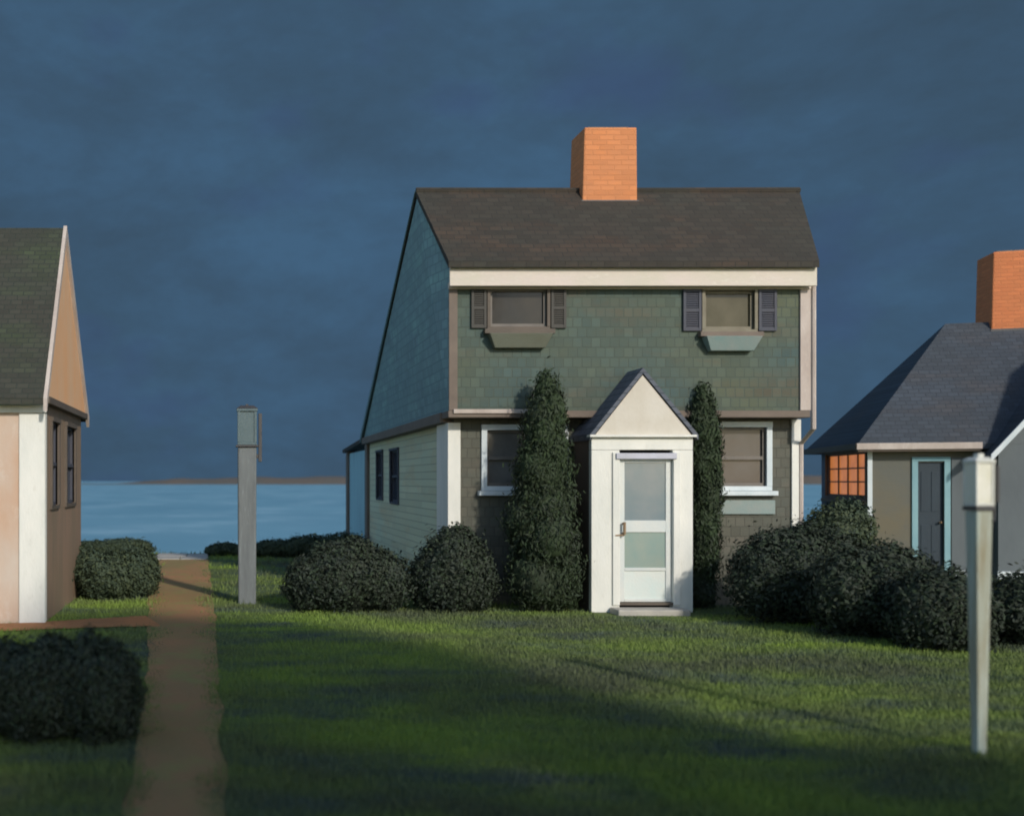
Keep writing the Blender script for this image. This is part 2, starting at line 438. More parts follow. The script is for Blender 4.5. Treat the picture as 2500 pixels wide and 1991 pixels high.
# ------------------------------------------------------------------ mesh helpers
class MB:
    def __init__(self):
        self.v, self.f = [], []

    def face_set(self, vs, fs):
        n = len(self.v)
        self.v += [tuple(p) for p in vs]
        self.f += [tuple(i + n for i in q) for q in fs]
        return self

    def hexa(self, p):                      # p: bottom loop of 4, top loop of 4
        return self.face_set(p, [(3, 2, 1, 0), (4, 5, 6, 7), (0, 1, 5, 4), (1, 2, 6, 5), (2, 3, 7, 6), (3, 0, 4, 7)])

    def box(self, x0, x1, y0, y1, z0, z1):
        return self.hexa([(x0, y0, z0), (x1, y0, z0), (x1, y1, z0), (x0, y1, z0), (x0, y0, z1), (x1, y0, z1), (x1, y1, z1), (x0, y1, z1)])

    def slab(self, quad, t, d=(0, 0, -1)):  # thick sheet: quad is the upper face
        d = Vector(d) * t
        up = [Vector(q) for q in quad]
        lo = [q + d for q in up]
        n = len(up)
        fs = [tuple(range(n)), tuple(range(2 * n - 1, n - 1, -1))]
        fs += [(i, i + n, (i + 1) % n + n, (i + 1) % n) for i in range(n)]
        return self.face_set(up + lo, fs)

    def fbox(self, F, u0, u1, o0, o1, z0, z1):
        O, U, N = F
        p = []
        for z in (z0, z1):
            for (u, o) in ((u0, o0), (u1, o0), (u1, o1), (u0, o1)):
                p.append((O[0] + U[0] * u + N[0] * o, O[1] + U[1] * u + N[1] * o, z))
        return self.hexa(p)

    def tube(self, pts, r, seg=8):
        pts = [Vector(p) for p in pts]
        n0 = len(self.v)
        for i, p in enumerate(pts):
            d = (pts[min(i + 1, len(pts) - 1)] - pts[max(i - 1, 0)]).normalized()
            a = d.orthogonal().normalized()
            bb = d.cross(a)
            rr = r[i] if isinstance(r, (list, tuple)) else r
            for k in range(seg):
                t = 2 * math.pi * k / seg
                self.v.append(tuple(p + (a * math.cos(t) + bb * math.sin(t)) * rr))
        for i in range(len(pts) - 1):
            for k in range(seg):
                k2 = (k + 1) % seg
                self.f.append((n0 + i * seg + k, n0 + i * seg + k2, n0 + (i + 1) * seg + k2, n0 + (i + 1) * seg + k))
        self.f.append(tuple(n0 + k for k in range(seg))[::-1])
        self.f.append(tuple(n0 + (len(pts) - 1) * seg + k for k in range(seg)))
        return self

    def build(self, name, mat, parent=None, bevel=0.0, loc=None):
        me = bpy.data.meshes.new(name)
        me.from_pydata(self.v, [], self.f)
        import bmesh
        bm = bmesh.new()
        bm.from_mesh(me)
        bmesh.ops.recalc_face_normals(bm, faces=bm.faces)
        bm.to_mesh(me)
        bm.free()
        me.materials.append(mat)
        o = bpy.data.objects.new(name, me)
        col.objects.link(o)
        if parent:
            o.parent = parent
        if loc:
            o.location = loc
        if bevel:
            md = o.modifiers.new('edge', 'BEVEL')
            md.width = bevel
            md.segments = 2
            md.limit_method = 'ANGLE'
        return o


def tag(o, label=None, cat=None, group=None, kind=None):
    if label:
        o['label'] = label
    if cat:
        o['category'] = cat
    if group:
        o['group'] = group
    if kind:
        o['kind'] = kind
    return o


def empty(name, loc, rz=0.0):
    o = bpy.data.objects.new(name, None)
    o.empty_display_size = 0.3
    col.objects.link(o)
    o.location = loc
    o.rotation_euler = (0, 0, rz)
    return o


def np_mesh(name, verts, tris_or_quads, mat, parent=None, loc=None):
    me = bpy.data.meshes.new(name)
    k = tris_or_quads.shape[1]
    me.vertices.add(len(verts))
    me.vertices.foreach_set('co', np.asarray(verts, np.float32).ravel())
    nf = len(tris_or_quads)
    me.loops.add(nf * k)
    me.loops.foreach_set('vertex_index', tris_or_quads.astype(np.int32).ravel())
    me.polygons.add(nf)
    me.polygons.foreach_set('loop_start', np.arange(0, nf * k, k, dtype=np.int32))
    me.update(calc_edges=True)
    me.validate()
    me.materials.append(mat)
    o = bpy.data.objects.new(name, me)
    col.objects.link(o)
    if parent:
        o.parent = parent
    if loc:
        o.location = loc
    return o


def wall(mb, F, u0, u1, z0, z1, holes, t=0.15):
    """solid wall with real openings; outer face at o = 0"""
    us = sorted({u0, u1, *[h[0] for h in holes], *[h[1] for h in holes]})
    zs = sorted({z0, z1, *[h[2] for h in holes], *[h[3] for h in holes]})
    for i in range(len(us) - 1):
        run = None
        for j in range(len(zs) - 1):
            uc, zc = (us[i] + us[i + 1]) / 2, (zs[j] + zs[j + 1]) / 2
            solid = not any(h[0] < uc < h[1] and h[2] < zc < h[3] for h in holes)
            if solid and run is None:
                run = zs[j]
            if not solid and run is not None:
                mb.fbox(F, us[i], us[i + 1], -t, 0, run, zs[j])
                run = None
        if run is not None:
            mb.fbox(F, us[i], us[i + 1], -t, 0, run, zs[-1])


def window(F, parent, u0, u1, z0, z1, casing, sash, glass, cas=0.07, rail=0.5, muntin=(1, 1), sill=None, shutters=None, shw=0.25, box=None, head=True):
    """u0..u1, z0..z1 is the opening"""
    mb = MB()
    mb.fbox(F, u0 - cas, u0, -0.10, 0.035, z0, z1)
    mb.fbox(F, u1, u1 + cas, -0.10, 0.035, z0, z1)
    mb.fbox(F, u0 - cas, u1 + cas, -0.10, 0.045, z1, z1 + cas)
    mb.fbox(F, u0 - cas, u1 + cas, -0.10, 0.030, z0 - cas * 0.8, z0)
    w = mb.build('window', casing, parent, 0.004)
    s = MB()
    bw = 0.035
    zr = z0 + (z1 - z0) * rail
    s.fbox(F, u0, u0 + bw, -0.09, -0.02, z0, z1)
    s.fbox(F, u1 - bw, u1, -0.09, -0.02, z0, z1)
    s.fbox(F, u0 + bw, u1 - bw, -0.09, -0.02, z1 - bw, z1)
    s.fbox(F, u0 + bw, u1 - bw, -0.09, -0.02, z0, z0 + bw * 1.3)
    if rail:
        s.fbox(F, u0 + bw, u1 - bw, -0.09, -0.005, zr - bw * 0.7, zr + bw * 0.7)
    nc, nr = muntin
    for k in range(1, nc):
        uu = u0 + bw + (u1 - u0 - 2 * bw) * k / nc
        s.fbox(F, uu - 0.014, uu + 0.014, -0.075, -0.03, z0 + bw * 1.3, z1 - bw)
    for k in range(1, nr):
        zz = z0 + bw + (z1 - z0 - 2 * bw) * k / nr
        s.fbox(F, u0 + bw, u1 - bw, -0.073, -0.032, zz - 0.014, zz + 0.014)
    s.build('sash', sash, w)
    g = MB()
    g.fbox(F, u0 + bw * 0.5, u1 - bw * 0.5, -0.066, -0.055, z0 + 0.01, z1 - 0.01)
    g.build('pane', glass, w)
    if sill:
        q = MB()
        q.fbox(F, u0 - cas - 0.05, u1 + cas + 0.05, 0.0, 0.10, z0 - cas * 0.8 - 0.07, z0 - cas * 0.8 - 0.004)
        q.build('sill', sill, w, 0.006)
    if shutters:
        for (a, bnd) in ((u0 - cas - 0.012 - shw, u0 - cas - 0.012), (u1 + cas + 0.012, u1 + cas + 0.012 + shw)):
            q = MB()
            q.fbox(F, a, a + 0.035, 0.003, 0.04, z0 - 0.02, z1 + 0.02)
            q.fbox(F, bnd - 0.035, bnd, 0.003, 0.04, z0 - 0.02, z1 + 0.02)
            for zz in (z0 - 0.02, (z0 + z1) / 2 - 0.02, z1 - 0.02):
                q.fbox(F, a + 0.035, bnd - 0.035, 0.003, 0.037, zz, zz + 0.04)
            n = 16
            for k in range(n):
                zz = z0 + 0.02 + (z1 - z0 - 0.04) * k / n
                O, U, N = F
                dz = (z1 - z0 - 0.04) / n
                pts = []
                for (o, z) in ((0.006, zz + dz * 0.75), (0.032, zz), (0.032, zz + 0.012), (0.006, zz + dz * 0.75 + 0.012)):
                    pts.append((o, z))
                lo = [(O[0] + U[0] * (a + 0.035) + N[0] * o, O[1] + U[1] * (a + 0.035) + N[1] * o, z) for o, z in pts]
                hi = [(O[0] + U[0] * (bnd - 0.035) + N[0] * o, O[1] + U[1] * (bnd - 0.035) + N[1] * o, z) for o, z in pts]
                q.hexa(lo + hi)
            q.build('shutter', shutters, w)
    if box:
        q = MB()
        O, U, N = F
        zt, zb = z0 - cas * 0.8 - 0.075, z0 - cas * 0.8 - 0.27
        a, bnd = u0 - cas, u1 + cas

        def P(u, o, z):
            return (O[0] + U[0] * u + N[0] * o, O[1] + U[1] * u + N[1] * o, z)
        q.hexa([P(a + 0.09, 0.003, zb), P(bnd - 0.09, 0.003, zb), P(bnd - 0.09, 0.10, zb), P(a + 0.09, 0.10, zb),
                P(a, 0.003, zt), P(bnd, 0.003, zt), P(bnd, 0.17, zt), P(a, 0.17, zt)])
        q.build('window_box', box, w, 0.006)
    return w


# ------------------------------------------------------------------ terrain, water
def edge_y(x):
    return 24.6 + 0.5 * math.sin(x * 0.6 + 1) + 0.35 * math.sin(x * 1.7) + max(0.0, (x - 5)) * 0.55


def ground_z(x, y):
    t = (y - edge_y(x)) / 6.0
    z = 0.03 * mnoise.noise(Vector((x * 0.35, y * 0.35, 0.3)))
    if t > 0:
        t = min(1.0, t)
        z -= 6.5 * (t * t * (3 - 2 * t))
    return z


nx, ny = 181, 161
xs = np.concatenate([np.linspace(-70, -12, 40, endpoint=False), np.linspace(-12, 25, 110, endpoint=False), np.linspace(25, 90, 31)])
ys = np.concatenate([np.linspace(-60, 2, 30, endpoint=False), np.linspace(2, 34, 115, endpoint=False), np.linspace(34, 80, 16)])
gv = [(x, y, ground_z(x, y)) for y in ys for x in xs]
gi = np.arange(len(xs) * len(ys)).reshape(len(ys), len(xs))
gf = np.stack([gi[:-1, :-1], gi[:-1, 1:], gi[1:, 1:], gi[1:, :-1]], -1).reshape(-1, 4)
ground = np_mesh('ground', np.array(gv), gf, M['lawn'])
for p in ground.data.polygons:
    p.use_smooth = True
tag(ground, kind='structure')

mb = MB()
mb.face_set([(-6000, 27, -5.2), (9000, 27, -5.2), (9000, 9000, -5.2), (-6000, 9000, -5.2)], [(0, 1, 2, 3)])
tag(mb.build('water', M['water']), kind='structure')

# far headland: a low ridge across the bay
hx = np.linspace(-330, 2600, 160)
vv, ff = [], []
for i, x in enumerate(hx):
    h = 9 + 7 * (1 - math.exp(-max(0, x + 130) / 260)) + 3.0 * mnoise.noise(Vector((x * 0.012, 0.2, 0))) + 1.2 * mnoise.noise(Vector((x * 0.06, 3.2, 0)))
    if x < -100:
        h *= max(0.12, 1 - (-100 - x) / 140)
    vv += [(x, 1780, -5.6), (x, 1830, -5.2 + h * 0.75), (x, 1920, -5.2 + h * 1.05), (x, 2150, -5.6)]
for i in range(len(hx) - 1):
    for k in range(3):
        ff.append((i * 4 + k, (i + 1) * 4 + k, (i + 1) * 4 + k + 1, i * 4 + k + 1))
mb = MB()
mb.face_set(vv, ff)
tag(mb.build('headland', M['headland']), kind='structure')


# paths: ribbons draped just above the ground, ragged edged
def ribbon(name, pts, mat, n=70, rag=0.05, seed=0.0, dz=0.012):
    pts = np.array(pts, float)            # x centre, y, half width
    t = np.linspace(0, len(pts) - 1, n)
    i = np.clip(t.astype(int), 0, len(pts) - 2)
    fr = (t - i)[:, None]
    fr = fr * fr * (3 - 2 * fr) * 0.5 + fr * 0.5
    q = pts[i] * (1 - fr) + pts[i + 1] * fr
    vs, fs = [], []
    K = 7
    for j in range(n):
        d = q[min(j + 1, n - 1), :2] - q[max(j - 1, 0), :2]
        d /= np.linalg.norm(d)
        nn = np.array([-d[1], d[0]])
        for k in range(K):
            s = -1 + 2 * k / (K - 1)
            ww = q[j, 2] + (rag * mnoise.noise(Vector((j * 0.45, s * 3, seed))) if k in (0, K - 1) else 0)
            p = q[j, :2] + nn * s * ww
            vs.append((p[0], p[1], ground_z(p[0], p[1]) + dz + (0.0 if k in (0, K - 1) else 0.006)))
    for j in range(n - 1):
        for k in range(K - 1):
            fs.append((j * K + k, j * K + k + 1, (j + 1) * K + k + 1, (j + 1) * K + k))
    mb = MB()
    mb.face_set(vs, fs)
    o = mb.build(name, mat)
    for p in o.data.polygons:
        p.use_smooth = True
    return o, q


MAIN_PATH = [(-0.28, 3.2, 0.26), (-0.29, 5.3, 0.27), (-0.42, 8.9, 0.32), (-0.60, 12.5, 0.42), (-0.80, 16.0, 0.52), (-1.08, 21.5, 0.62), (-1.10, 22.2, 0.62)]
po, pq = ribbon('path', MAIN_PATH, M['path'], seed=1)
tag(po, kind='structure')
SIDE_PATH = [(-0.98, 12.7, 0.50), (-1.5, 12.55, 0.42), (-2.2, 12.3, 0.34), (-3.2, 12.0, 0.3)]
po2, pq2 = ribbon('side_path', SIDE_PATH, M['path_rust'], n=30, seed=5, dz=0.017)
tag(po2, kind='structure')
# grey stone landing where the path meets the bluff
mb = MB()
for (x0, x1, y0, y1) in ((-1.72, -1.13, 22.25, 23.0), (-1.11, -0.50, 22.25, 22.95), (-1.70, -1.02, 23.03, 23.8), (-1.0, -0.52, 22.98, 23.75)):
    mb.box(x0, x1, y0, y1, -0.05, 0.05 + random.uniform(-0.008, 0.008))
tag(mb.build('stone_landing', M['stone_step'], None, 0.02), 'grey stone landing at the seaward end of the brown path', 'landing')

# ------------------------------------------------------------------ main saltbox house
HX, HY = 5.6, 14.3
house = empty('saltbox_house', (HX, HY, 0))
tag(house, 'two storey green shingled house with orange chimney and white gabled entry', 'house')


def L(x, y, z):
    return (x - HX, y - HY, z)


XL, XR = 3.20, 8.12           # first floor side walls
YF = 14.30                    # first floor front wall
YB = 22.9                     # rear wall
UXL, UXR, UYF = 3.07, 8.09, 14.0   # overhanging upper storey
Z1 = 2.66
ZE = 4.74                     # underside of the roof at the front
YR, ZR = 15.0, 6.12           # ridge

# openings
wl_lo = (3.67, 4.75, 1.70, 2.50)     # first floor, left of the entry
wl_ro = (6.95, 7.66, 1.70, 2.54)
FL = ((-HX, YF - HY, 0), (1, 0, 0), (0, -1, 0))       # u = world x
mb = MB()
wall(mb, FL, XL, XR, -0.15, Z1 - 0.003, [wl_lo, wl_ro, (5.06, 6.06, 0.1, 2.2)], 0.16)
mb.build('front_wall', M['wall_olive'], house)
FU = ((-HX, UYF - HY, 0), (1, 0, 0), (0, -1, 0))
wu_l = (3.64, 4.43, 3.93, 4.46)
wu_r = (6.64, 7.33, 3.89, 4.43)
mb = MB()
wall(mb, FU, UXL, UXR, Z1 + 0.10, ZE - 0.03, [wu_l, wu_r], 0.16)
mb.build('upper_wall', M['wall_green'], house)
# left gable side. F has u = world y, outward -x
FS = ((XL - HX, -HY, 0), (0, 1, 0), (-1, 0, 0))
mb = MB()
ws1, ws2 = (18.95, 19.85, 1.36, 2.36), (20.9, 21.7, 1.40, 2.38)
wall(mb, FS, YF + 0.163, YB, -0.15, Z1 - 0.003, [ws1, ws2], 0.16)
mb.build('side_wall', M['wall_sage'], house)
# gable above the belt: saltbox profile
mb = MB()
prof = [(UYF + 0.003, Z1 + 0.10), (YB, Z1 + 0.10), (YB, 2.86), (YR, ZR - 0.10), (UYF + 0.003, ZE - 0.01)]
for x0, x1 in ((UXL - 0.003, UXL + 0.14), (UXR - 0.14, UXR + 0.003)):
    mb = MB()
    lean = -0.26 if x0 < HX else 0.40
    a = [L(x0 + (lean if k == 3 else 0), y, z) for k, (y, z) in enumerate(prof)]
    c = [L(x1 + (lean if k == 3 else 0), y, z) for k, (y, z) in enumerate(prof)]
    n = len(prof)
    tri = [(3, 4, 0), (3, 0, 1), (3, 1, 2)]
    mb.face_set(a + c, tri + [(q[2] + n, q[1] + n, q[0] + n) for q in tri] + [(i, (i + 1) % n, (i + 1) % n + n, i + n) for i in range(n)])
    mb.build('gable_wall', M['wall_teal'], house)
mb = MB()
mb.box(*[v for v in (XR - 0.16 - HX, XR - HX)], YF + 0.163 - HY, YB - HY, -0.15, Z1 - 0.003)
mb.box(XL + 0.163 - HX, XR - 0.163 - HX, YB - 0.16 - HY, YB - HY, -0.15, 2.84)
mb.build('rear_wall', M['wall_olive'], house)
# belt under the overhang: front, and brown along the side
mb = MB()
mb.box(UXL - 0.02 - HX, UXR + 0.02 - HX, UYF - 0.03 - HY, YF + 0.1 - HY, Z1, Z1 + 0.097)
mb.build('belt_course', M['brown_trim'], house, 0.008)
mb = MB()
mb.box(UXL - 0.05 - HX, XL + 0.1 - HX, YF + 0.103 - HY, YB + 0.05 - HY, Z1 - 0.05, Z1 + 0.097)
o = mb.build('belt_course', M['brown_trim'], house, 0.008)
o['label'] = 'brown belt along the gable side'
# pale cap at the left end of the front belt
mb = MB()
mb.box(3.12 - HX, 4.55 - HX, UYF - 0.055 - HY, UYF - 0.033 - HY, Z1 + 0.055, Z1 + 0.115)
mb.build('belt_moulding', M['pink_trim'], house, 0.006)
# corner boards
mb = MB()
mb.box(XL - 0.09 - HX, XL + 0.09 - HX, YF - 0.03 - HY, YF - HY + 0.0, 0, Z1 - 0.055)
mb.box(XL - 0.09 - HX, XL - 0.003 - HX, YF + 0.003 - HY, YF + 0.75 - HY, 0, Z1 - 0.055)
mb.build('corner_board', M['white'], house, 0.004)
mb = MB()
mb.box(XR - 0.10 - HX, XR + 0.03 - HX, YF - 0.03 - HY, YF - HY, 0, Z1 - 0.01)
mb.build('corner_board', M['white'], house, 0.004)
mb = MB()
mb.box(UXL - 0.01 - HX, UXL + 0.11 - HX, UYF - 0.03 - HY, UYF - HY, Z1 + 0.10, ZE - 0.26)
o = mb.build('corner_board', M['brown_trim'], house, 0.004)
o['label'] = 'brown upper corner board'
mb = MB()
mb.box(UXR - 0.12 - HX, UXR + 0.03 - HX, UYF - 0.03 - HY, UYF - HY, Z1 + 0.10, ZE - 0.26)
o = mb.build('corner_board', M['pink_trim'], house, 0.004)
o['label'] = 'pinkish upper corner board'
mb = MB()
mb.tube([L(UXR + 0.06, UYF - 0.03, ZE - 0.05), L(UXR + 0.06, UYF - 0.03, 2.5), L(UXR + 0.06, YF - 0.02, 2.3), L(UXR + 0.06, YF - 0.02, 0.1)], 0.035, 8)
mb.build('downspout', M['pink_trim'], house)
# fascia board and frieze
mb = MB()
mb.box(UXL - 0.03 - HX, UXR + 0.03 - HX, UYF - 0.17 - HY, UYF - 0.13 - HY, ZE - 0.27, ZE + 0.05)
mb.box(UXL - 0.02 - HX, UXR + 0.02 - HX, UYF - 0.05 - HY, UYF - 0.003 - HY, ZE - 0.29, ZE - 0.20)
mb.box(UXL - 0.02 - HX, UXR + 0.02 - HX, UYF - 0.128 - HY, UYF - 0.053 - HY, ZE - 0.23, ZE - 0.203)
mb.build('fascia', M['fascia'], house, 0.006)
# roof: front slope and long rear slope, ridge a little longer than the eaves
mb = MB()
eL, eR, rL, rR = UXL - 0.06, UXR + 0.02, 2.79, 8.54
EY, EZ = UYF - 0.24, ZE + 0.06
mb.slab([L(eL, EY, EZ), L(eR, EY, EZ), L(rR, YR, ZR), L(rL, YR, ZR)], 0.09)
mb.slab([L(rL, YR + 0.002, ZR), L(rR, YR + 0.002, ZR), L(UXR + 0.03, YB + 0.25, 2.80), L(UXL - 0.02, YB + 0.25, 2.80)], 0.06)
roof = mb.build('roof', M['roof_brown'], house)
mb = MB()
mb.hexa([L(rL - 0.02, YR, ZR - 0.02), L(rL - 0.004, YR, ZR - 0.02), L(UXL - 0.024, YB + 0.25, 2.65), L(UXL - 0.065, YB + 0.25, 2.65),
         L(rL - 0.02, YR, ZR + 0.004), L(rL - 0.004, YR, ZR + 0.004), L(UXL - 0.024, YB + 0.25, 2.804), L(UXL - 0.065, YB + 0.25, 2.804)])
mb.build('rake_board', M['teal_rake'], roof)
mb = MB()
mb.tube([L(rL, YR, ZR + 0.005), L((rL + rR) / 2, YR, ZR + 0.0), L(rR, YR, ZR + 0.008)], 0.045, 6)
mb.build('ridge_cap', M['roof_brown'], roof)


def chimney(parent, x0, x1, y0, y1, z0, z1, mat, Lf, flash):
    mb = MB()
    c = 0.022
    mb.hexa([Lf(x0 - c, y0, z0), Lf(x1, y0, z0), Lf(x1, y1, z0), Lf(x0 - c, y1, z0), Lf(x0 + c, y0 + c, z1), Lf(x1, y0 + c, z1), Lf(x1, y1, z1), Lf(x0 + c, y1, z1)])
    ch = mb.build('chimney', mat, parent, 0.02)
    q = MB()
    q.box(*[v for p in zip(Lf(x0 + 0.10, y0 + 0.10, z1 + 0.002), Lf(x1 - 0.10, y1 - 0.10, z1 + 0.03)) for v in p])
    q.build('flue', M['mortar_cap'], ch)
    fl = MB()
    fl.box(*[v for p in zip(Lf(x0 - 0.035, y0 - 0.012, z0 + 0.0), Lf(x1 + 0.012, y0 - 0.002, flash)) for v in p])
    fl.build('flashing', M['iron'], ch)
    return ch, q


ch, q = chimney(roof, 5.24, 6.04, 14.82, 15.42, 5.75, 7.02, M['brick'], L, 5.93)

# windows
window(FL, house, *wl_lo, M['white_cool'], M['grey_sash'], M['glass_grey'], cas=0.08, sill=M['white_cool'])
window(FL, house, *wl_ro, M['white_cool'], M['grey_sash'], M['glass_mauve'], cas=0.08, rail=0.48, sill=M['white_cool'])
w = window(FU, house, *wu_l, M['brown_dark'], M['grey_sash'], M['glass_brown'], cas=0.045, rail=0, sill=M['brown_dark'], shutters=M['shutter_black'], shw=0.21, box=M['box_olive'])
w['label'] = 'upper window with brown black shutters'
w = window(FU, house, *wu_r, M['olive_sash'], M['olive_sash'], M['glass_olive'], cas=0.045, rail=0, sill=M['brown_trim'], shutters=M['shutter_blue'], shw=0.25, box=M['box_pale'])
w['label'] = 'upper window with blue black shutters and pale box'
for ws in (ws1, ws2):
    window(FS, house, *ws, M['shutter_blue'], M['shutter_blue'], M['glass_night'], cas=0.05, rail=0.5)

# pale band under the right ground floor window
mb = MB()
mb.box(6.85 - HX, 7.78 - HX, YF - 0.035 - HY, YF - HY, 1.30, 1.50)
mb.build('apron_board', M['box_pale'], house, 0.006)

# gabled entry
VX0, VX1, VY = 4.88, 6.25, 13.5
vm = (VX0 + VX1) / 2
DX0, DX1, DZ0, DZ1 = 5.26, 5.975, 0.14, 2.13
mb = MB()
mb.box(VX0 + 0.02 - HX, VX0 + 0.14 - HX, VY + 0.103 - HY, YF - 0.003 - HY, 0, 2.36)
mb.box(VX1 - 0.14 - HX, VX1 - 0.02 - HX, VY + 0.103 - HY, YF - 0.003 - HY, 0, 2.36)
entry = mb.build('entry_porch', M['brown_dark'], house)
mb = MB()
mb.box(VX0 - HX, DX0 - HX, VY - HY, VY + 0.10 - HY, 0, 2.19)
mb.box(DX1 - HX, VX1 - HX, VY - HY, VY + 0.10 - HY, 0, 2.19)
mb.box(VX0 - HX, VX1 - HX, VY - HY, VY + 0.10 - HY, 2.193, 2.36)
mb.box(DX0 - 0.10 - HX, DX0 - 0.004 - HX, VY - 0.025 - HY, VY - 0.003 - HY, 0.1, 2.16)
mb.box(DX1 + 0.004 - HX, DX1 + 0.10 - HX, VY - 0.025 - HY, VY - 0.003 - HY, 0.1, 2.16)
mb.build('casing', M['white'], entry, 0.006)
mb = MB()
mb.box(DX0 - 0.06 - HX, DX1 + 0.04 - HX, VY - 0.05 - HY, VY - 0.028 - HY, 2.07, 2.15)
mb.build('door_header', M['lavender'], entry, 0.006)
# gable triangle with raking edge and a bed moulding
GZ0, GZ1 = 2.40, 3.20
mb = MB()
mb.slab([L(VX0 + 0.05, VY - 0.01, GZ0), L(VX1 - 0.03, VY - 0.01, GZ0), L(vm, VY - 0.01, GZ1)], 0.10, (0, 1, 0))
mb.build('gable', M['cream'], entry)
mb = MB()
mb.box(VX0 - 0.04 - HX, VX1 + 0.03 - HX, VY - 0.06 - HY, VY + 0.08 - HY, 2.363, 2.397)
mb.build('bed_moulding', M['white'], entry, 0.006)
mb = MB()
ov = 0.03
zt = GZ1 + 0.10
zl = 2.40
yb = UYF + 0.2
fy = VY - 0.03
mb.slab([L(VX0 - ov, fy, zl), L(VX0 - ov, YF, zl), L(vm, YF, zt), L(vm, fy, zt)], 0.075)
mb.slab([L(vm + 0.002, fy, zt), L(vm + 0.002, YF, zt), L(VX1 + 0.06, YF, zl), L(VX1 + 0.06, fy, zl)], 0.075)
mb.build('porch_roof', M['roof_slate'], entry)
# door
mb = MB()
y0, y1 = VY + 0.03 - HY, VY + 0.075 - HY
a, bx = DX0 + 0.004 - HX, DX1 - 0.004 - HX
st = 0.075
z = DZ0
mb.box(a, a + st, y0, y1, z, 2.10)
mb.box(bx - st, bx, y0, y1, z, 2.10)
mb.box(a + st, bx - st, y0, y1, 2.02, 2.10)
mb.box(a + st, bx - st, y0, y1, 1.08, 1.24)
mb.box(a + st, bx - st, y0, y1, 0.56, 0.60)
mb.box(a + st, bx - st, y0, y1, z, 0.18)
door = mb.build('door', M['door_white'], house, 0.005)
for (z0, z1, mm, nm) in ((1.23, 2.03, M['glass_door'], 'upper_pane'), (0.59, 1.09, M['glass_green'], 'lower_pane'), (0.17, 0.57, M['kick'], 'kick_panel')):
    q = MB()
    q.box(a + st - 0.01, bx - st + 0.01, y0 + 0.015, y0 + 0.028, z0, z1)
    q.build(nm, mm, door)
q = MB()
q.tube([(a + 0.05, y0 - 0.06, 1.05), (a + 0.05, y0 - 0.06, 1.22)], 0.02, 8)
q.tube([(a + 0.05, y0 + 0.002, 1.07), (a + 0.05, y0 - 0.06, 1.07)], 0.014, 6)
q.tube([(a + 0.05, y0 + 0.002, 1.20), (a + 0.05, y0 - 0.06, 1.20)], 0.014, 6)
q.tube([(a + 0.05, y0 - 0.05, 1.045), (a - 0.07, y0 - 0.05, 1.04)], 0.013, 6)
q.build('handle', M['brass'], door)
mb = MB()
mb.box(DX0 - HX, DX1 - HX, VY - 0.02 - HY, VY + 0.12 - HY, 0.101, 0.135)
mb.build('threshold', M['brown_dark'], house)
mb = MB()
mb.box(5.12 - HX, 6.08 - HX, VY - 0.32 - HY, VY - 0.003 - HY, -0.05, 0.075)
mb.build('door_step', M['stone_step'], house, 0.02)
# rear lean-to beyond the gable side
mb = MB()
mb.box(XL - HX, XL + 0.15 - HX, YB + 0.43 - HY, 26.75 - HY, -0.1, 2.5)
mb.build('lean_to_wall', M['wall_blue'], house)
for yy in (YB + 0.05, 26.75):
    mb = MB()
    mb.box(XL - 0.06 - HX, XL + 0.14 - HX, yy - HY, yy + 0.37 - HY, -0.1, 2.62)
    mb.build('lean_to_post', M['brown_trim'], house, 0.01)
mb = MB()
mb.slab([L(XL - 0.12, YB + 0.26, 2.78), L(UXR, YB + 0.26, 2.78), L(UXR, 27.4, 2.62), L(XL - 0.12, 27.4, 2.62)], 0.09)
mb.build('lean_to_roof', M['roof_brown'], house)

# ------------------------------------------------------------------ left cottage
CX, CY = -2.34, 12.5
cot = empty('gabled_cottage', (CX, CY, 0))
tag(cot, 'steep roofed cottage cut by the picture edge, tan gable and peach white front', 'house')


def C(x, y, z):
    return (x - CX, y - CY, z)


CB = 15.7
mb = MB()
Fc = ((-CX, 0, 0), (1, 0, 0), (0, -1, 0))
wall(mb, Fc, -7.0, CX, -0.1, 2.80, [(-4.6, -3.7, 0.9, 2.2)], 0.15)
mb.build('front_wall', M['peach'], cot)
window(Fc, cot, -4.6, -3.7, 0.9, 2.2, M['white'], M['white'], M['glass_grey'], cas=0.09, sill=M['white'])
Fcs = ((0, -CY, 0), (0, 1, 0), (1, 0, 0))
mb = MB()
wc1, wc2 = (13.05, 13.55, 1.45, 2.55), (14.2, 15.0, 1.45, 2.55)
wall(mb, Fcs, CY + 0.153, CB, -0.1, 2.80, [wc1, wc2], 0.15)
mb.box(-7.0 - CX, -0.153, CB - 0.15 - CY, CB - CY, -0.1, 2.8)
mb.box(-7.0 - CX, -6.85 - CX, 0.153, CB - 0.153 - CY, -0.1, 2.8)
mb.build('side_wall', M['brown_wall'], cot)
for wc in (wc1, wc2):
    window(Fcs, cot, *wc, M['brown_dark'], M['shutter_blue'], M['glass_night'], cas=0.06, rail=0.5)
# white corner board and frieze on the front
mb = MB()
mb.box(-0.29, 0.03, -0.03, -0.003, 0, 2.62)
mb.box(0.003, 0.033, 0.0, 0.10, 0, 2.62)
mb.build('corner_board', M['white'], cot, 0.004)
mb = MB()
mb.box(-7.05 - CX, 0.05, -0.06, -0.003, 2.625, 2.86)
mb.build('frieze', M['white'], cot, 0.006)
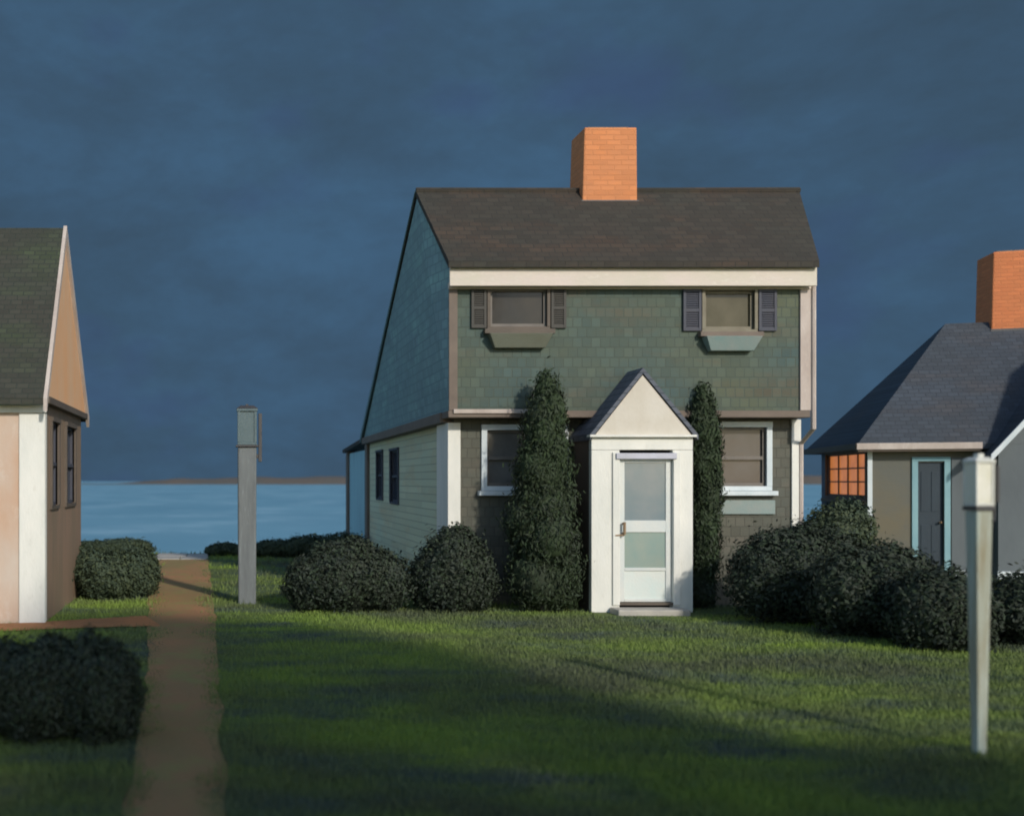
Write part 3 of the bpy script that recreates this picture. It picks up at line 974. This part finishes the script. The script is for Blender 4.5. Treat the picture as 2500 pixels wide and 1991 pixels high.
# gable: overhangs the side wall a little
CRY, CRZ = 13.75, 5.05
mb = MB()
gp = [(CY - 0.02, 2.83), (CB + 0.02, 2.83), (CB + 0.02, 3.02), (CRY + 0.10, CRZ), (CRY - 0.10, CRZ), (CY - 0.02, 2.98)]
a = [C(CX + 0.06, y, z) for y, z in gp]
c = [C(CX - 0.10, y, z) for y, z in gp]
n = len(gp)
mb.face_set(a + c, [tuple(range(n)), tuple(range(2 * n - 1, n - 1, -1))] + [(i, (i + 1) % n, (i + 1) % n + n, i + n) for i in range(n)])
mb.build('gable_wall', M['tan'], cot)
mb = MB()
mb.box(0.03, 0.10, -0.06, CB + 0.06 - CY, 2.74, 2.828)
mb.build('gable_sill', M['brown_dark'], cot, 0.006)
mb = MB()
mb.slab([C(-7.2, CY - 0.22, 2.80), C(CX + 0.05, CY - 0.22, 2.80), C(CX + 0.05, CRY, CRZ + 0.20), C(-7.2, CRY, CRZ + 0.20)], 0.09)
mb.slab([C(-7.2, CRY + 0.002, CRZ + 0.20), C(CX + 0.05, CRY + 0.002, CRZ + 0.20), C(CX + 0.05, CB + 0.2, 2.80), C(-7.2, CB + 0.2, 2.80)], 0.09)
mb.build('roof', M['roof_moss'], cot)
mb = MB()
for (ya, za, yb_, zb_) in ((CY - 0.25, 2.76, CRY, CRZ + 0.20), (CB + 0.23, 2.76, CRY, CRZ + 0.20)):
    d = 0.13
    mb.hexa([C(CX + 0.053, ya, za - d), C(CX + 0.10, ya, za - d), C(CX + 0.10, yb_, zb_ - d), C(CX + 0.053, yb_, zb_ - d),
             C(CX + 0.053, ya, za + 0.03), C(CX + 0.10, ya, za + 0.03), C(CX + 0.10, yb_, zb_ + 0.03), C(CX + 0.053, yb_, zb_ + 0.03)])
mb.build('rake_board', M['pink_trim'], cot)

# ------------------------------------------------------------------ right cottage (turned a little towards us)
RH = empty('hipped_cottage', (12.14, 19.0, 0), R(-17))
tag(RH, 'low slate roofed cottage with glowing orange window behind dark shrubs', 'house')
# local: x along the front, y into the house, origin at the near left corner
RD, RZ = 3.3, 2.44
Fr = ((0, 0, 0), (1, 0, 0), (0, -1, 0))
Frs = ((0, 0, 0), (0, 1, 0), (-1, 0, 0))
mb = MB()
wall(mb, Fr, 0, 1.95, -0.3, RZ, [(0.80, 1.22, 0.0, 2.12)], 0.15)
mb.build('front_wall', M['panel_olive'], RH)
mb = MB()
wo = (0.14, 2.85, 1.45, 2.33)
wall(mb, Frs, 0.153, RD, -0.3, RZ, [wo], 0.15)
mb.build('side_wall', M['purple_grey'], RH)
w = window(Frs, RH, *wo, M['brown_trim'], M['brown_trim'], M['pane_lit'], cas=0.06, rail=0, muntin=(4, 3), sill=M['brown_trim'])
w['label'] = 'glowing orange many paned window'
mb = MB()
mb.box(-0.03, 0.05, -0.03, -0.003, -0.2, RZ - 0.02)
mb.build('corner_board', M['white_cool'], RH, 0.004)
# door and its trims
mb = MB()
mb.box(0.804, 1.216, 0.03, 0.08, 0.0, 2.116)
for z0 in (0.2, 1.2):
    for x0 in (0.86, 1.03):
        mb.box(x0, x0 + 0.13, 0.022, 0.0295, z0, z0 + 0.75)
dr = mb.build('door', M['door_teal'], RH, 0.004)
mb = MB()
mb.tube([(1.17, 0.03, 1.0), (1.17, -0.02, 1.0), (1.15, -0.04, 1.0)], 0.02, 8)
mb.build('handle', M['brass'], dr)
mb = MB()
mb.box(0.70, 0.798, -0.03, -0.003, 0, 2.14)
mb.box(1.222, 1.32, -0.03, -0.003, 0, 2.14)
mb.box(0.70, 1.32, -0.03, -0.003, 2.143, 2.22)
mb.build('door_casing', M['teal_trim'], RH, 0.004)
mb = MB()
mb.box(1.34, 1.93, -0.022, -0.003, 0.12, 2.2)
mb.build('wall_panel', M['panel_grey'], RH)
# front gabled wing
WX0, WX1, WY = 1.95, 5.6, -0.35
mb = MB()
Fw = ((0, WY, 0), (1, 0, 0), (0, -1, 0))
ww = (2.75, 3.65, 1.0, 2.1)
wall(mb, Fw, WX0, WX1, -0.3, RZ, [ww], 0.15)
mb.box(WX0, WX0 + 0.15, WY + 0.153, -0.026, -0.3, RZ)
mb.box(WX1 - 0.15, WX1, WY + 0.153, RD, -0.3, RZ)
mb.box(0.153, WX1 - 0.153, RD - 0.15, RD, -0.3, RZ)
gx = (WX0 + WX1) / 2
mb.slab([(WX0, WY + 0.003, RZ + 0.003), (WX1, WY + 0.003, RZ + 0.003), (gx, WY + 0.003, RZ + 2.15)], 0.14, (0, 1, 0))
mb.build('wing_wall', M['panel_grey'], RH)
window(Fw, RH, *ww, M['teal_trim'], M['teal_trim'], M['glass_night'], cas=0.08, sill=M['teal_trim'])
mb = MB()
mb.box(WX0 - 0.02, WX1, WY - 0.03, WY - 0.003, 0.0, 0.14)
mb.box(1.33, WX0 - 0.024, -0.05, -0.024, 0.0, 0.12)
mb.build('base_board', M['white_cool'], RH, 0.004)
# roof: hipped main roof, gabled wing roof
E = 0.26
RA, RB = 1.80, 5.35
ez, az = RZ + 0.02, 4.92
ym = RD / 2
mb = MB()
A_, B_, C_, D_ = (-E, -E, ez), (WX1 + E, -E, ez), (WX1 + E, RD + E, ez), (-E, RD + E, ez)
P_, Q_ = (RA, ym, az), (WX1 + E, ym, az)
t = 0.10
dn = lambda p: (p[0], p[1], p[2] - t)
V = [A_, B_, C_, D_, P_, Q_] + [dn(p) for p in (A_, B_, C_, D_, P_, Q_)]
mb.face_set(V, [(0, 1, 5, 4), (2, 3, 4, 5), (3, 0, 4), (6, 10, 11, 7), (8, 11, 10, 9), (9, 10, 6), (0, 6, 7, 1), (1, 7, 11, 5), (5, 11, 8, 2), (2, 8, 9, 3), (3, 9, 6, 0)])
rr = mb.build('roof', M['roof_grey'], RH)
mb = MB()
gz = RZ + 2.30
s = (gz - RZ) / (gx - WX0)
wy0 = WY - 0.22
for sgn, xe in ((-1, WX0 - 0.2), (1, WX1 + 0.2)):
    zee = gz - s * abs(xe - gx) * 0.98
    mb.slab([(xe, wy0, zee), (xe, ym, zee), (gx + sgn * 0.001, ym, gz), (gx + sgn * 0.001, wy0, gz)] if sgn < 0 else [(gx + 0.001, wy0, gz), (gx + 0.001, ym, gz), (xe, ym, zee), (xe, wy0, zee)], 0.09)
mb.build('wing_roof', M['roof_grey'], rr)
mb = MB()
for sgn, xe in ((-1, WX0 - 0.2), (1, WX1 + 0.2)):
    zee = gz - s * abs(xe - gx) * 0.98
    mb.hexa([(xe, wy0 - 0.035, zee - 0.12), (xe, wy0 - 0.003, zee - 0.12), (gx, wy0 - 0.003, gz - 0.12), (gx, wy0 - 0.035, gz - 0.12),
             (xe, wy0 - 0.035, zee + 0.012), (xe, wy0 - 0.003, zee + 0.012), (gx, wy0 - 0.003, gz + 0.012), (gx, wy0 - 0.035, gz + 0.012)])
mb.build('rake_board', M['white_cool'], rr)
mb = MB()
mb.box(-E - 0.02, WX0 - 0.22, -E - 0.035, -E - 0.003, ez - 0.10, ez + 0.02)
mb.build('fascia', M['pink_trim'], RH, 0.004)
mb = MB()
mb.box(-E - 0.035, -E - 0.003, -E - 0.02, RD + E, ez - 0.10, ez + 0.02)
mb.build('fascia', M['brown_dark'], RH, 0.004)
mb = MB()
mb.box(-E + 0.01, WX0 - 0.23, -E + 0.002, -0.003, ez - 0.135, ez - 0.105)
mb.build('soffit', M['brown_trim'], RH)
chimney(rr, 2.55, 3.55, ym - 0.15, ym + 0.65, 4.6, 6.28, M['brick_right'], lambda x, y, z: (x, y, z), 4.76)


# ------------------------------------------------------------------ plants
def leaf_mesh(name, lumps, n, size, mat, parent, fill=0.78, up=0.0, seed=0, core=0.76):
    """many small leaves through the outer shell of several lumps, over a knobbly inner mass of twigs"""
    g = np.random.default_rng(seed)
    lumps = np.array(lumps, float)
    area = (lumps[:, 3] * lumps[:, 4] + lumps[:, 3] * lumps[:, 5] + lumps[:, 4] * lumps[:, 5])
    which = g.choice(len(lumps), size=int(n * 1.6), p=area / area.sum())
    d = g.normal(size=(len(which), 3))
    d /= np.linalg.norm(d, axis=1)[:, None]
    lp = lumps[which]
    wob = 1 + 0.10 * np.sin(d[:, 0] * 7 + which * 1.3) * np.cos(d[:, 2] * 6 + which) + 0.06 * np.sin(d[:, 1] * 15 + which)
    rad = g.uniform(fill, 1.04, len(which)) * wob
    rad = rad + np.where(g.uniform(size=len(which)) < 0.10, g.exponential(0.09, len(which)), 0)
    p = lp[:, :3] + d * lp[:, 3:6] * rad[:, None]
    keep = np.ones(len(p), bool)
    for i, l in enumerate(lumps):
        q = (p - l[:3]) / l[3:6]
        keep &= ~((np.linalg.norm(q, axis=1) < 0.72) & (which != i))
    keep &= p[:, 2] > 0.01
    p, d, lp = p[keep][:n], d[keep][:n], lp[keep][:n]
    k = len(p)
    nrm = d / lp[:, 3:6]
    nrm /= np.linalg.norm(nrm, axis=1)[:, None]
    nrm = nrm + g.normal(size=(k, 3)) * 0.46
    nrm /= np.linalg.norm(nrm, axis=1)[:, None]
    t = g.normal(size=(k, 3)) + np.array([0, 0, up])
    t -= nrm * (t * nrm).sum(1)[:, None]
    t /= np.linalg.norm(t, axis=1)[:, None]
    bt = np.cross(nrm, t)
    s = (size * g.uniform(0.6, 1.35, k))[:, None]
    asp = 0.45 if up == 0 else 0.3
    v = np.empty((k, 4, 3))
    v[:, 0] = p - t * s
    v[:, 1] = p + bt * s * asp + nrm * s * 0.12
    v[:, 2] = p + t * s
    v[:, 3] = p - bt * s * asp + nrm * s * 0.12
    f = np.arange(k * 4).reshape(k, 4)
    V, Fq = [v.reshape(-1, 3)], [f]
    base = k * 4
    if core:
        nu, nv = 18, 10
        for i, l in enumerate(lumps):
            th = np.linspace(0, 2 * np.pi, nu, endpoint=False)
            ph = np.linspace(0.05, np.pi - 0.05, nv)
            T, Pp = np.meshgrid(th, ph)
            dd = np.stack([np.cos(T) * np.sin(Pp), np.sin(T) * np.sin(Pp), np.cos(Pp)], -1)
            w_ = core * (1 + 0.07 * np.sin(dd[..., 0] * 9 + i) * np.sin(dd[..., 1] * 8 + 2 * i) + 0.05 * np.cos(dd[..., 2] * 11))
            q = l[:3] + dd * l[3:6] * w_[..., None]
            q[..., 2] = np.maximum(q[..., 2], 0.0)
            V.append(q.reshape(-1, 3))
            idx = np.arange(nu * nv).reshape(nv, nu) + base
            nxt = np.roll(idx, -1, axis=1)
            Fq.append(np.stack([idx[:-1], idx[1:], nxt[1:], nxt[:-1]], -1).reshape(-1, 4))
            base += nu * nv
    return np_mesh(name, np.concatenate(V), np.concatenate(Fq), mat, parent)


def shrub(name, x, y, lumps, n, size, mat, label, cat, group=None, seed=0, stems=4, hb=None):
    z = ground_z(x, y)
    r = empty(name, (x, y, z))
    tag(r, label, cat, group)
    leaf_mesh('foliage', lumps, int(n * 1.8), size, mat, r, seed=seed, fill=0.72)
    mb = MB()
    g = random.Random(seed)
    top = max(l[2] + l[5] * 0.3 for l in lumps)
    for k in range(stems):
        a = g.uniform(0, 6.28)
        rr_ = g.uniform(0.05, 0.5) * lumps[0][3]
        mb.tube([(0.06 * math.cos(a), 0.06 * math.sin(a), -0.05), (rr_ * 0.5 * math.cos(a), rr_ * 0.5 * math.sin(a), top * 0.4), (rr_ * math.cos(a), rr_ * math.sin(a), top)], [0.03, 0.022, 0.01], 6)
    mb.build('stems', M['bark'], r)
    return r


def px(pxx, y):
    return (pxx - 230) * y / 1000.0


# round shrubs left of the entry
y = 13.7
shrub('round_shrub', px(347, y), y, [(0, 0, 0.45, 0.72, 0.55, 0.52), (-0.42, 0.05, 0.36, 0.46, 0.45, 0.42), (0.45, -0.02, 0.40, 0.45, 0.45, 0.42), (0.05, 0.1, 0.62, 0.45, 0.4, 0.36)], 9000, 0.030, M['leaf_dark'],
      'wide dark round shrub on lawn between grey lamp post and smaller shrub', 'shrub', 'round shrubs before the green house', 11)
shrub('round_shrub', px(453, y), y, [(0, 0, 0.52, 0.52, 0.5, 0.58), (0.22, 0.0, 0.42, 0.38, 0.4, 0.46), (-0.25, 0.02, 0.42, 0.36, 0.4, 0.44), (0.03, 0, 0.86, 0.32, 0.3, 0.32)], 8000, 0.030, M['leaf_dark'],
      'taller narrow dark round shrub beside the pointed evergreen left of the entry', 'shrub', 'round shrubs before the green house', 12)


# columnar evergreens either side of the entry
def cedar(x, y, prof, n, label, seed, lean=0.0):
    r = empty('columnar_evergreen', (x, y, 0))
    tag(r, label, 'evergreen', 'pointed evergreens beside the entry')
    g = np.random.default_rng(seed)
    lumps = []
    zs_ = np.linspace(prof[0][0], prof[-1][0], 13)
    for i, z in enumerate(zs_):
        rad = np.interp(z, [p[0] for p in prof], [p[1] for p in prof])
        off = g.normal(size=2) * 0.09 * rad
        lumps.append((off[0] + lean * z, off[1], z, rad * g.uniform(0.90, 1.08), rad * g.uniform(0.85, 1.0), g.uniform(0.36, 0.55) * (0.5 if i in (0, 12) else 1)))
        if rad > 0.25:
            a = g.uniform(0, 6.28)
            lumps.append((off[0] + lean * z + math.cos(a) * rad * 0.45, off[1] + math.sin(a) * rad * 0.4, z + 0.06, rad * 0.68, rad * 0.62, g.uniform(0.3, 0.5)))
    leaf_mesh('crown', lumps, n, 0.036, M['leaf_cedar'], r, up=1.6, seed=seed, fill=0.7)
    mb = MB()
    mb.tube([(0, 0, -0.05), (lean * 1, 0, 1.0), (lean * prof[-1][0], 0, prof[-1][0])], [0.07, 0.05, 0.012], 8)
    mb.build('trunk', M['bark'], r)


y = 13.62
cedar(px(544, y), y, [(0.25, 0.45), (0.6, 0.52), (1.0, 0.49), (1.6, 0.42), (2.2, 0.36), (2.6, 0.30), (2.9, 0.22), (3.05, 0.13)], 20000, 'tall broad pointed evergreen left of the white entry', 21)
y = 13.95
cedar(px(703, y), y, [(0.2, 0.20), (0.6, 0.25), (1.4, 0.25), (2.2, 0.24), (2.6, 0.21), (2.8, 0.14), (2.9, 0.10)], 10000, 'slim dark evergreen squeezed between the white entry and right window', 22)

# shrubs right of the entry, stepping down to the right
RS = 'dark shrubs right of the entry'
y = 12.6
shrub('broad_shrub', px(795, y), y, [(0, 0, 0.60, 0.72, 0.6, 0.62), (-0.42, -0.02, 0.55, 0.42, 0.45, 0.52), (0.45, 0, 0.62, 0.45, 0.5, 0.58), (0.15, 0.1, 0.85, 0.55, 0.45, 0.36)], 10000, 0.030, M['leaf_dark'],
      'broad dark shrub just right of the slim evergreen', 'shrub', RS, 31)
y = 14.1
shrub('broad_shrub', px(836, y), y, [(0, 0, 0.95, 0.45, 0.45, 0.54), (-0.25, 0, 0.75, 0.45, 0.4, 0.5), (0.22, 0, 1.05, 0.3, 0.35, 0.46), (0, 0, 0.4, 0.6, 0.5, 0.45)], 7000, 0.030, M['leaf_hedge'],
      'tallest shrub of the right bank, standing under the orange window', 'shrub', RS, 32)
y = 11.4
shrub('broad_shrub', px(884, y), y, [(0, 0, 0.46, 0.60, 0.55, 0.52), (0.40, 0, 0.40, 0.42, 0.45, 0.44), (-0.40, 0.05, 0.50, 0.42, 0.45, 0.50), (0.02, 0, 0.72, 0.48, 0.4, 0.34)], 8500, 0.030, M['leaf_dark'],
      'rounded dark shrub below the teal door of the slate roofed cottage', 'shrub', RS, 33)
y = 10.6
shrub('broad_shrub', px(943, y), y, [(0, 0, 0.40, 0.42, 0.45, 0.46), (0.20, 0, 0.34, 0.30, 0.4, 0.38), (-0.22, 0, 0.38, 0.32, 0.4, 0.42)], 6500, 0.028, M['leaf_dark'],
      'lowest dark shrub of the bank, left of the white lantern post', 'shrub', RS, 34)
y = 10.9
shrub('broad_shrub', px(1022, y), y, [(0, 0, 0.36, 0.42, 0.45, 0.42), (0.4, 0, 0.4, 0.4, 0.4, 0.42)], 6000, 0.028, M['leaf_dark'],
      'dark shrub cut by the picture edge, right of the white lantern post', 'shrub', RS, 35)

# two dark shrubs in the near left corner
y = 7.0
shrub('low_shrub', px(42, y), y, [(0, 0, 0.30, 0.40, 0.4, 0.36), (-0.3, 0.05, 0.30, 0.36, 0.4, 0.34), (0.08, 0.05, 0.46, 0.26, 0.3, 0.22)], 12000, 0.021, M['leaf_dark'],
      'large dark shrub in the near left corner by the picture edge', 'shrub', 'near shrubs left of the path', 41)
y = 6.9
shrub('low_shrub', px(104, y), y, [(0, 0, 0.30, 0.26, 0.34, 0.36), (-0.12, 0.05, 0.38, 0.25, 0.3, 0.34)], 8000, 0.020, M['leaf_dark'],
      'smaller dark shrub touching the left side of the brown path', 'shrub', 'near shrubs left of the path', 42)

# clipped hedge bank between the left cottage and the path, and scrub along the bluff edge
HG = 'shrubs between cottage and path'
y = 15.6
shrub('hedge_shrub', px(66, y), y, [(0, 0, 0.34, 0.42, 0.5, 0.38), (0.2, 0.1, 0.40, 0.3, 0.4, 0.34)], 6000, 0.032, M['leaf_hedge'],
      'dull green shrub against the brown wall of the left cottage', 'shrub', HG, 51)
y = 15.2
shrub('hedge_shrub', px(104, y), y, [(0, 0, 0.32, 0.40, 0.5, 0.36), (-0.2, 0.1, 0.40, 0.28, 0.4, 0.32), (0.22, 0, 0.30, 0.28, 0.4, 0.32)], 6000, 0.032, M['leaf_hedge'],
      'middle dull green shrub of the three between the left cottage and the path', 'shrub', HG, 52)
y = 15.5
shrub('hedge_shrub', px(139, y), y, [(0, 0, 0.32, 0.32, 0.45, 0.38), (-0.14, 0.1, 0.42, 0.24, 0.4, 0.32)], 5000, 0.032, M['leaf_hedge'],
      'dull green shrub touching the far left side of the brown path', 'shrub', HG, 53)
BL = [(92, 24.2, 0.62, 0.30, 'scrub bush on the bluff below the far left water'), (122, 24.0, 0.70, 0.36, 'scrub bush on the bluff nearest the stone landing, on its left'),
      (224, 24.0, 0.42, 0.26, 'small scrub bush on the bluff between stone landing and grey post'), (276, 23.6, 0.60, 0.36, 'scrub bush on the bluff just right of the grey lamp post'),
      (308, 23.4, 0.62, 0.46, 'taller scrub bush on the bluff midway between post and lean-to'), (340, 22.8, 0.62, 0.52, 'scrub bush on the bluff beside the pale blue lean-to')]
for i, (pp, yy, rw, hh, lab) in enumerate(BL):
    shrub('bluff_shrub', px(pp, yy), yy, [(0, 0, hh * 0.5, rw, 0.45, hh * 0.62), (rw * 0.5, 0, hh * 0.45, rw * 0.6, 0.4, hh * 0.55), (-rw * 0.5, 0, hh * 0.42, rw * 0.6, 0.4, hh * 0.45)], 3500, 0.034, M['leaf_hedge'], lab, 'shrub', 'scrub along the bluff edge', 60 + i)

# ------------------------------------------------------------------ lamp posts
def lamp_post(loc, w, h_post, head_w, head_h, pm, fm, gm, cm, label, group, taper=1.0, dark=None):
    r = empty('lamp_post', loc)
    tag(r, label, 'lamp post', group)
    a, t_ = w / 2, w / 2 * taper
    mb = MB()
    mb.hexa([(-t_, -t_, -0.1), (t_, -t_, -0.1), (t_, t_, -0.1), (-t_, t_, -0.1), (-a, -a, h_post), (a, -a, h_post), (a, a, h_post), (-a, a, h_post)])
    mb.build('post', pm, r, w * 0.08)
    mb = MB()
    mb.box(-a * 1.2, a * 1.2, -a * 1.2, a * 1.2, h_post + 0.003, h_post + 0.03)
    mb.build('bracket', cm, r, 0.004)
    z0 = h_post + 0.033
    b_, b2 = head_w / 2 * 0.92, head_w / 2
    z1 = z0 + head_h
    mb = MB()
    s_ = head_w * 0.12
    mb.box(-b_, b_, -b_, b_, z0, z0 + s_)
    mb.box(-b2, b2, -b2, b2, z1 - s_, z1)
    for sx in (-1, 1):
        for sy in (-1, 1):
            xa, xb = sorted((sx * b_, sx * (b_ - s_)))
            ya, yb2 = sorted((sy * b_, sy * (b_ - s_)))
            mb.box(xa, xb, ya, yb2, z0 + s_ + 0.001, z1 - s_ - 0.001)
    fr = mb.build('lantern', fm, r, 0.004)
    q = MB()
    i_ = b_ - s_ * 0.45
    q.box(-i_, i_, -i_, i_, z0 + s_ + 0.002, z1 - s_ - 0.002)
    q.build('lamp_glass', gm, fr)
    q = MB()
    k = b2 * 1.04
    q.hexa([(-k, -k, z1 + 0.002), (k, -k, z1 + 0.002), (k, k, z1 + 0.002), (-k, k, z1 + 0.002),
            (-k * 0.6, -k * 0.6, z1 + head_w * 0.16), (k * 0.6, -k * 0.6, z1 + head_w * 0.16), (k * 0.6, k * 0.6, z1 + head_w * 0.16), (-k * 0.6, k * 0.6, z1 + head_w * 0.16)])
    q.box(-0.02, 0.02, -0.02, 0.02, z1 + head_w * 0.16 + 0.001, z1 + head_w * 0.16 + 0.025)
    q.build('lantern_cap', dark or fm, fr, 0.004)
    return r, z0, z1, b2


y = 14.5
r, z0, z1, b2 = lamp_post((px(247, y), y, 0), 0.27, 2.26, 0.30, 0.52, M['post_grey'], M['lantern_teal'], M['lantern_teal'], M['iron'],
          'weathered grey post with a dim teal lantern, standing on lawn against the water', 'lamp posts on the lawn', 0.95, M['iron'])
mb = MB()
mb.box(0.165, 0.215, -0.06, 0.0, 2.05, 2.75)
mb.box(0.136, 0.164, -0.06, 0.0, 2.10, 2.16)
mb.build('side_bar', M['iron'], r, 0.006)
y = 6.45
r, z0, z1, b2 = lamp_post((4.83, y, 0), 0.105, 1.585, 0.128, 0.29, M['post_white'], M['lantern_white'], M['lantern_pane'], M['iron'],
          'flaking white post with bright white lantern in the near right foreground', 'lamp posts on the lawn', 0.55)
mb = MB()
mb.box(b2 + 0.001, b2 + 0.02, -0.07, 0.05, z0 + 0.02, z1 - 0.03)  # dark strip stands in for the thin shadow on the lantern's right side
mb.tube([(b2 + 0.012, -0.02, z0 + 0.02), (b2 + 0.012, -0.03, z0 - 0.06), (0.05, -0.06, z0 - 0.10)], 0.009, 6)
mb.build('hinge_and_shadow_strip', M['iron'], r, 0.004)


# ------------------------------------------------------------------ unseen trees added behind the viewpoint to shade the near lawn
def tree(x, y, h, lumps, n, label, seed):
    r = empty('added_shade_tree', (x, y, 0))
    tag(r, label, 'tree', 'unseen trees added to shade the lawn')
    leaf_mesh('crown', lumps, n, 0.11, M['leaf_tree'], r, fill=0.3, seed=seed, core=0)
    mb = MB()
    mb.tube([(0, 0, -0.1), (0.05, 0, h * 0.35), (0.0, 0.1, h * 0.6)], [0.22, 0.16, 0.10], 10)
    for l in lumps:
        mb.tube([(0.05, 0, h * 0.33), ((l[0]) * 0.5, l[1] * 0.5, (l[2] + h * 0.4) / 2), (l[0], l[1], l[2])], [0.10, 0.06, 0.025], 7)
    mb.build('trunk', M['bark'], r)


tree(5.9, -2.1, 8.2, [(0, 0, 5.8, 1.7, 1.5, 1.3), (-1.7, 0.2, 5.3, 1.4, 1.3, 1.0), (1.0, -0.4, 5.0, 1.0, 1.0, 0.8), (-0.6, 0.1, 6.7, 1.2, 0.9, 0.7), (-1.7, 0.4, 3.7, 1.2, 0.8, 0.6), (0.3, 0.3, 3.7, 1.2, 0.8, 0.6)], 16000, 'unseen leafy tree added behind the viewpoint to shade the middle of the lawn', 71)
tree(2.5, -1.8, 7.4, [(0, 0, 5.6, 1.5, 1.4, 1.1), (-1.4, 0.2, 5.0, 1.2, 1.2, 0.9), (1.2, -0.2, 5.2, 1.1, 1.1, 0.9), (0.2, 0.2, 6.6, 1.0, 0.8, 0.6), (0.2, 0.3, 3.7, 1.2, 0.7, 0.6)], 10000, 'unseen leafy tree added behind the viewpoint to shade the path', 72)
tree(8.6, -3.6, 6.2, [(0, 0, 4.7, 1.5, 1.3, 0.8), (-1.3, 0.2, 4.5, 1.1, 1.2, 0.7), (1.2, 0.1, 4.5, 1.2, 1.1, 0.7)], 8000, 'unseen low leafy tree added behind the viewpoint to shade the near right corner', 73)
tree(6.5, -3.0, 10.4, [(0, 0, 7.9, 1.5, 1.3, 0.8), (-1.3, 0.3, 8.2, 1.2, 1.1, 0.6), (0.9, -0.3, 7.4, 1.0, 1.0, 0.6)], 9000, 'tallest unseen leafy tree, added behind the viewpoint to shade the grass left of the entry', 74)


# ------------------------------------------------------------------ grass blades
def in_path(X, Y):
    q = pq
    out = np.zeros(len(X), bool)
    xc = np.interp(Y, q[:, 1], q[:, 0])
    hw = np.interp(Y, q[:, 1], q[:, 2])
    dd = np.abs(X - xc) / hw
    rg = 0.72 + 0.30 * np.sin(Y * 3.1 + np.sin(Y * 7.3)) * np.sin(Y * 1.3 + X * 2) + rng.uniform(-0.25, 0.25, len(X))
    out |= (dd < rg) & (Y < 22.3)
    q2 = pq2[::-1]
    yc = np.interp(X, q2[:, 0], q2[:, 1])
    h2 = np.interp(X, q2[:, 0], q2[:, 2])
    out |= (np.abs(Y - yc) < h2 * 0.85) & (X < -1.0)
    out |= (X > -1.75) & (X < -0.48) & (Y > 22.2) & (Y < 23.85)
    return out


def blades(n, ylo, yhi, h, wd, seed):
    g = np.random.default_rng(seed)
    Y = ylo * (yhi / ylo) ** g.uniform(0, 1, n)
    X = g.uniform(-0.40, 1.0, n) * Y
    bad = in_path(X, Y)
    bad |= (X > XL - 0.03) & (Y > YF - 0.02) & (X < 8.3)
    bad |= (X > VX0) & (X < VX1) & (Y > VY - 0.46)
    bad |= (X < CX + 0.02) & (Y > CY)
    bad |= (X > 11.9) & (Y > 17.0)
    X, Y = X[~bad], Y[~bad]
    k = len(X)
    Z = np.array([ground_z(a, b_) for a, b_ in zip(X, Y)])
    clump = np.array([mnoise.noise(Vector((a * 0.9, b_ * 0.9, 5.0))) for a, b_ in zip(X, Y)])
    hh = h * g.uniform(0.5, 1.3, k) * (1 + 0.5 * clump)
    ang = g.uniform(0, 2 * np.pi, k)
    ww_ = wd * g.uniform(0.7, 1.3, k) * (Y / 8.0) ** 0.6
    le = hh * g.uniform(0.1, 0.7, k)
    la = g.uniform(0, 2 * np.pi, k)
    v = np.empty((k, 3, 3))
    dx, dy = np.cos(ang) * ww_, np.sin(ang) * ww_
    v[:, 0] = np.stack([X - dx, Y - dy, Z - 0.005], 1)
    v[:, 1] = np.stack([X + dx, Y + dy, Z - 0.005], 1)
    v[:, 2] = np.stack([X + np.cos(la) * le, Y + np.sin(la) * le, Z + hh], 1)
    return v


vb = np.concatenate([blades(320000, 4.6, 15.0, 0.040, 0.0045, 1), blades(40000, 14.0, 26.0, 0.07, 0.006, 2)])
fb = np.arange(len(vb) * 3).reshape(-1, 3)
go = np_mesh('grass', vb.reshape(-1, 3), fb, M['blade'])
tag(go, 'short green lawn grass spreading before the houses', 'grass', kind='stuff')
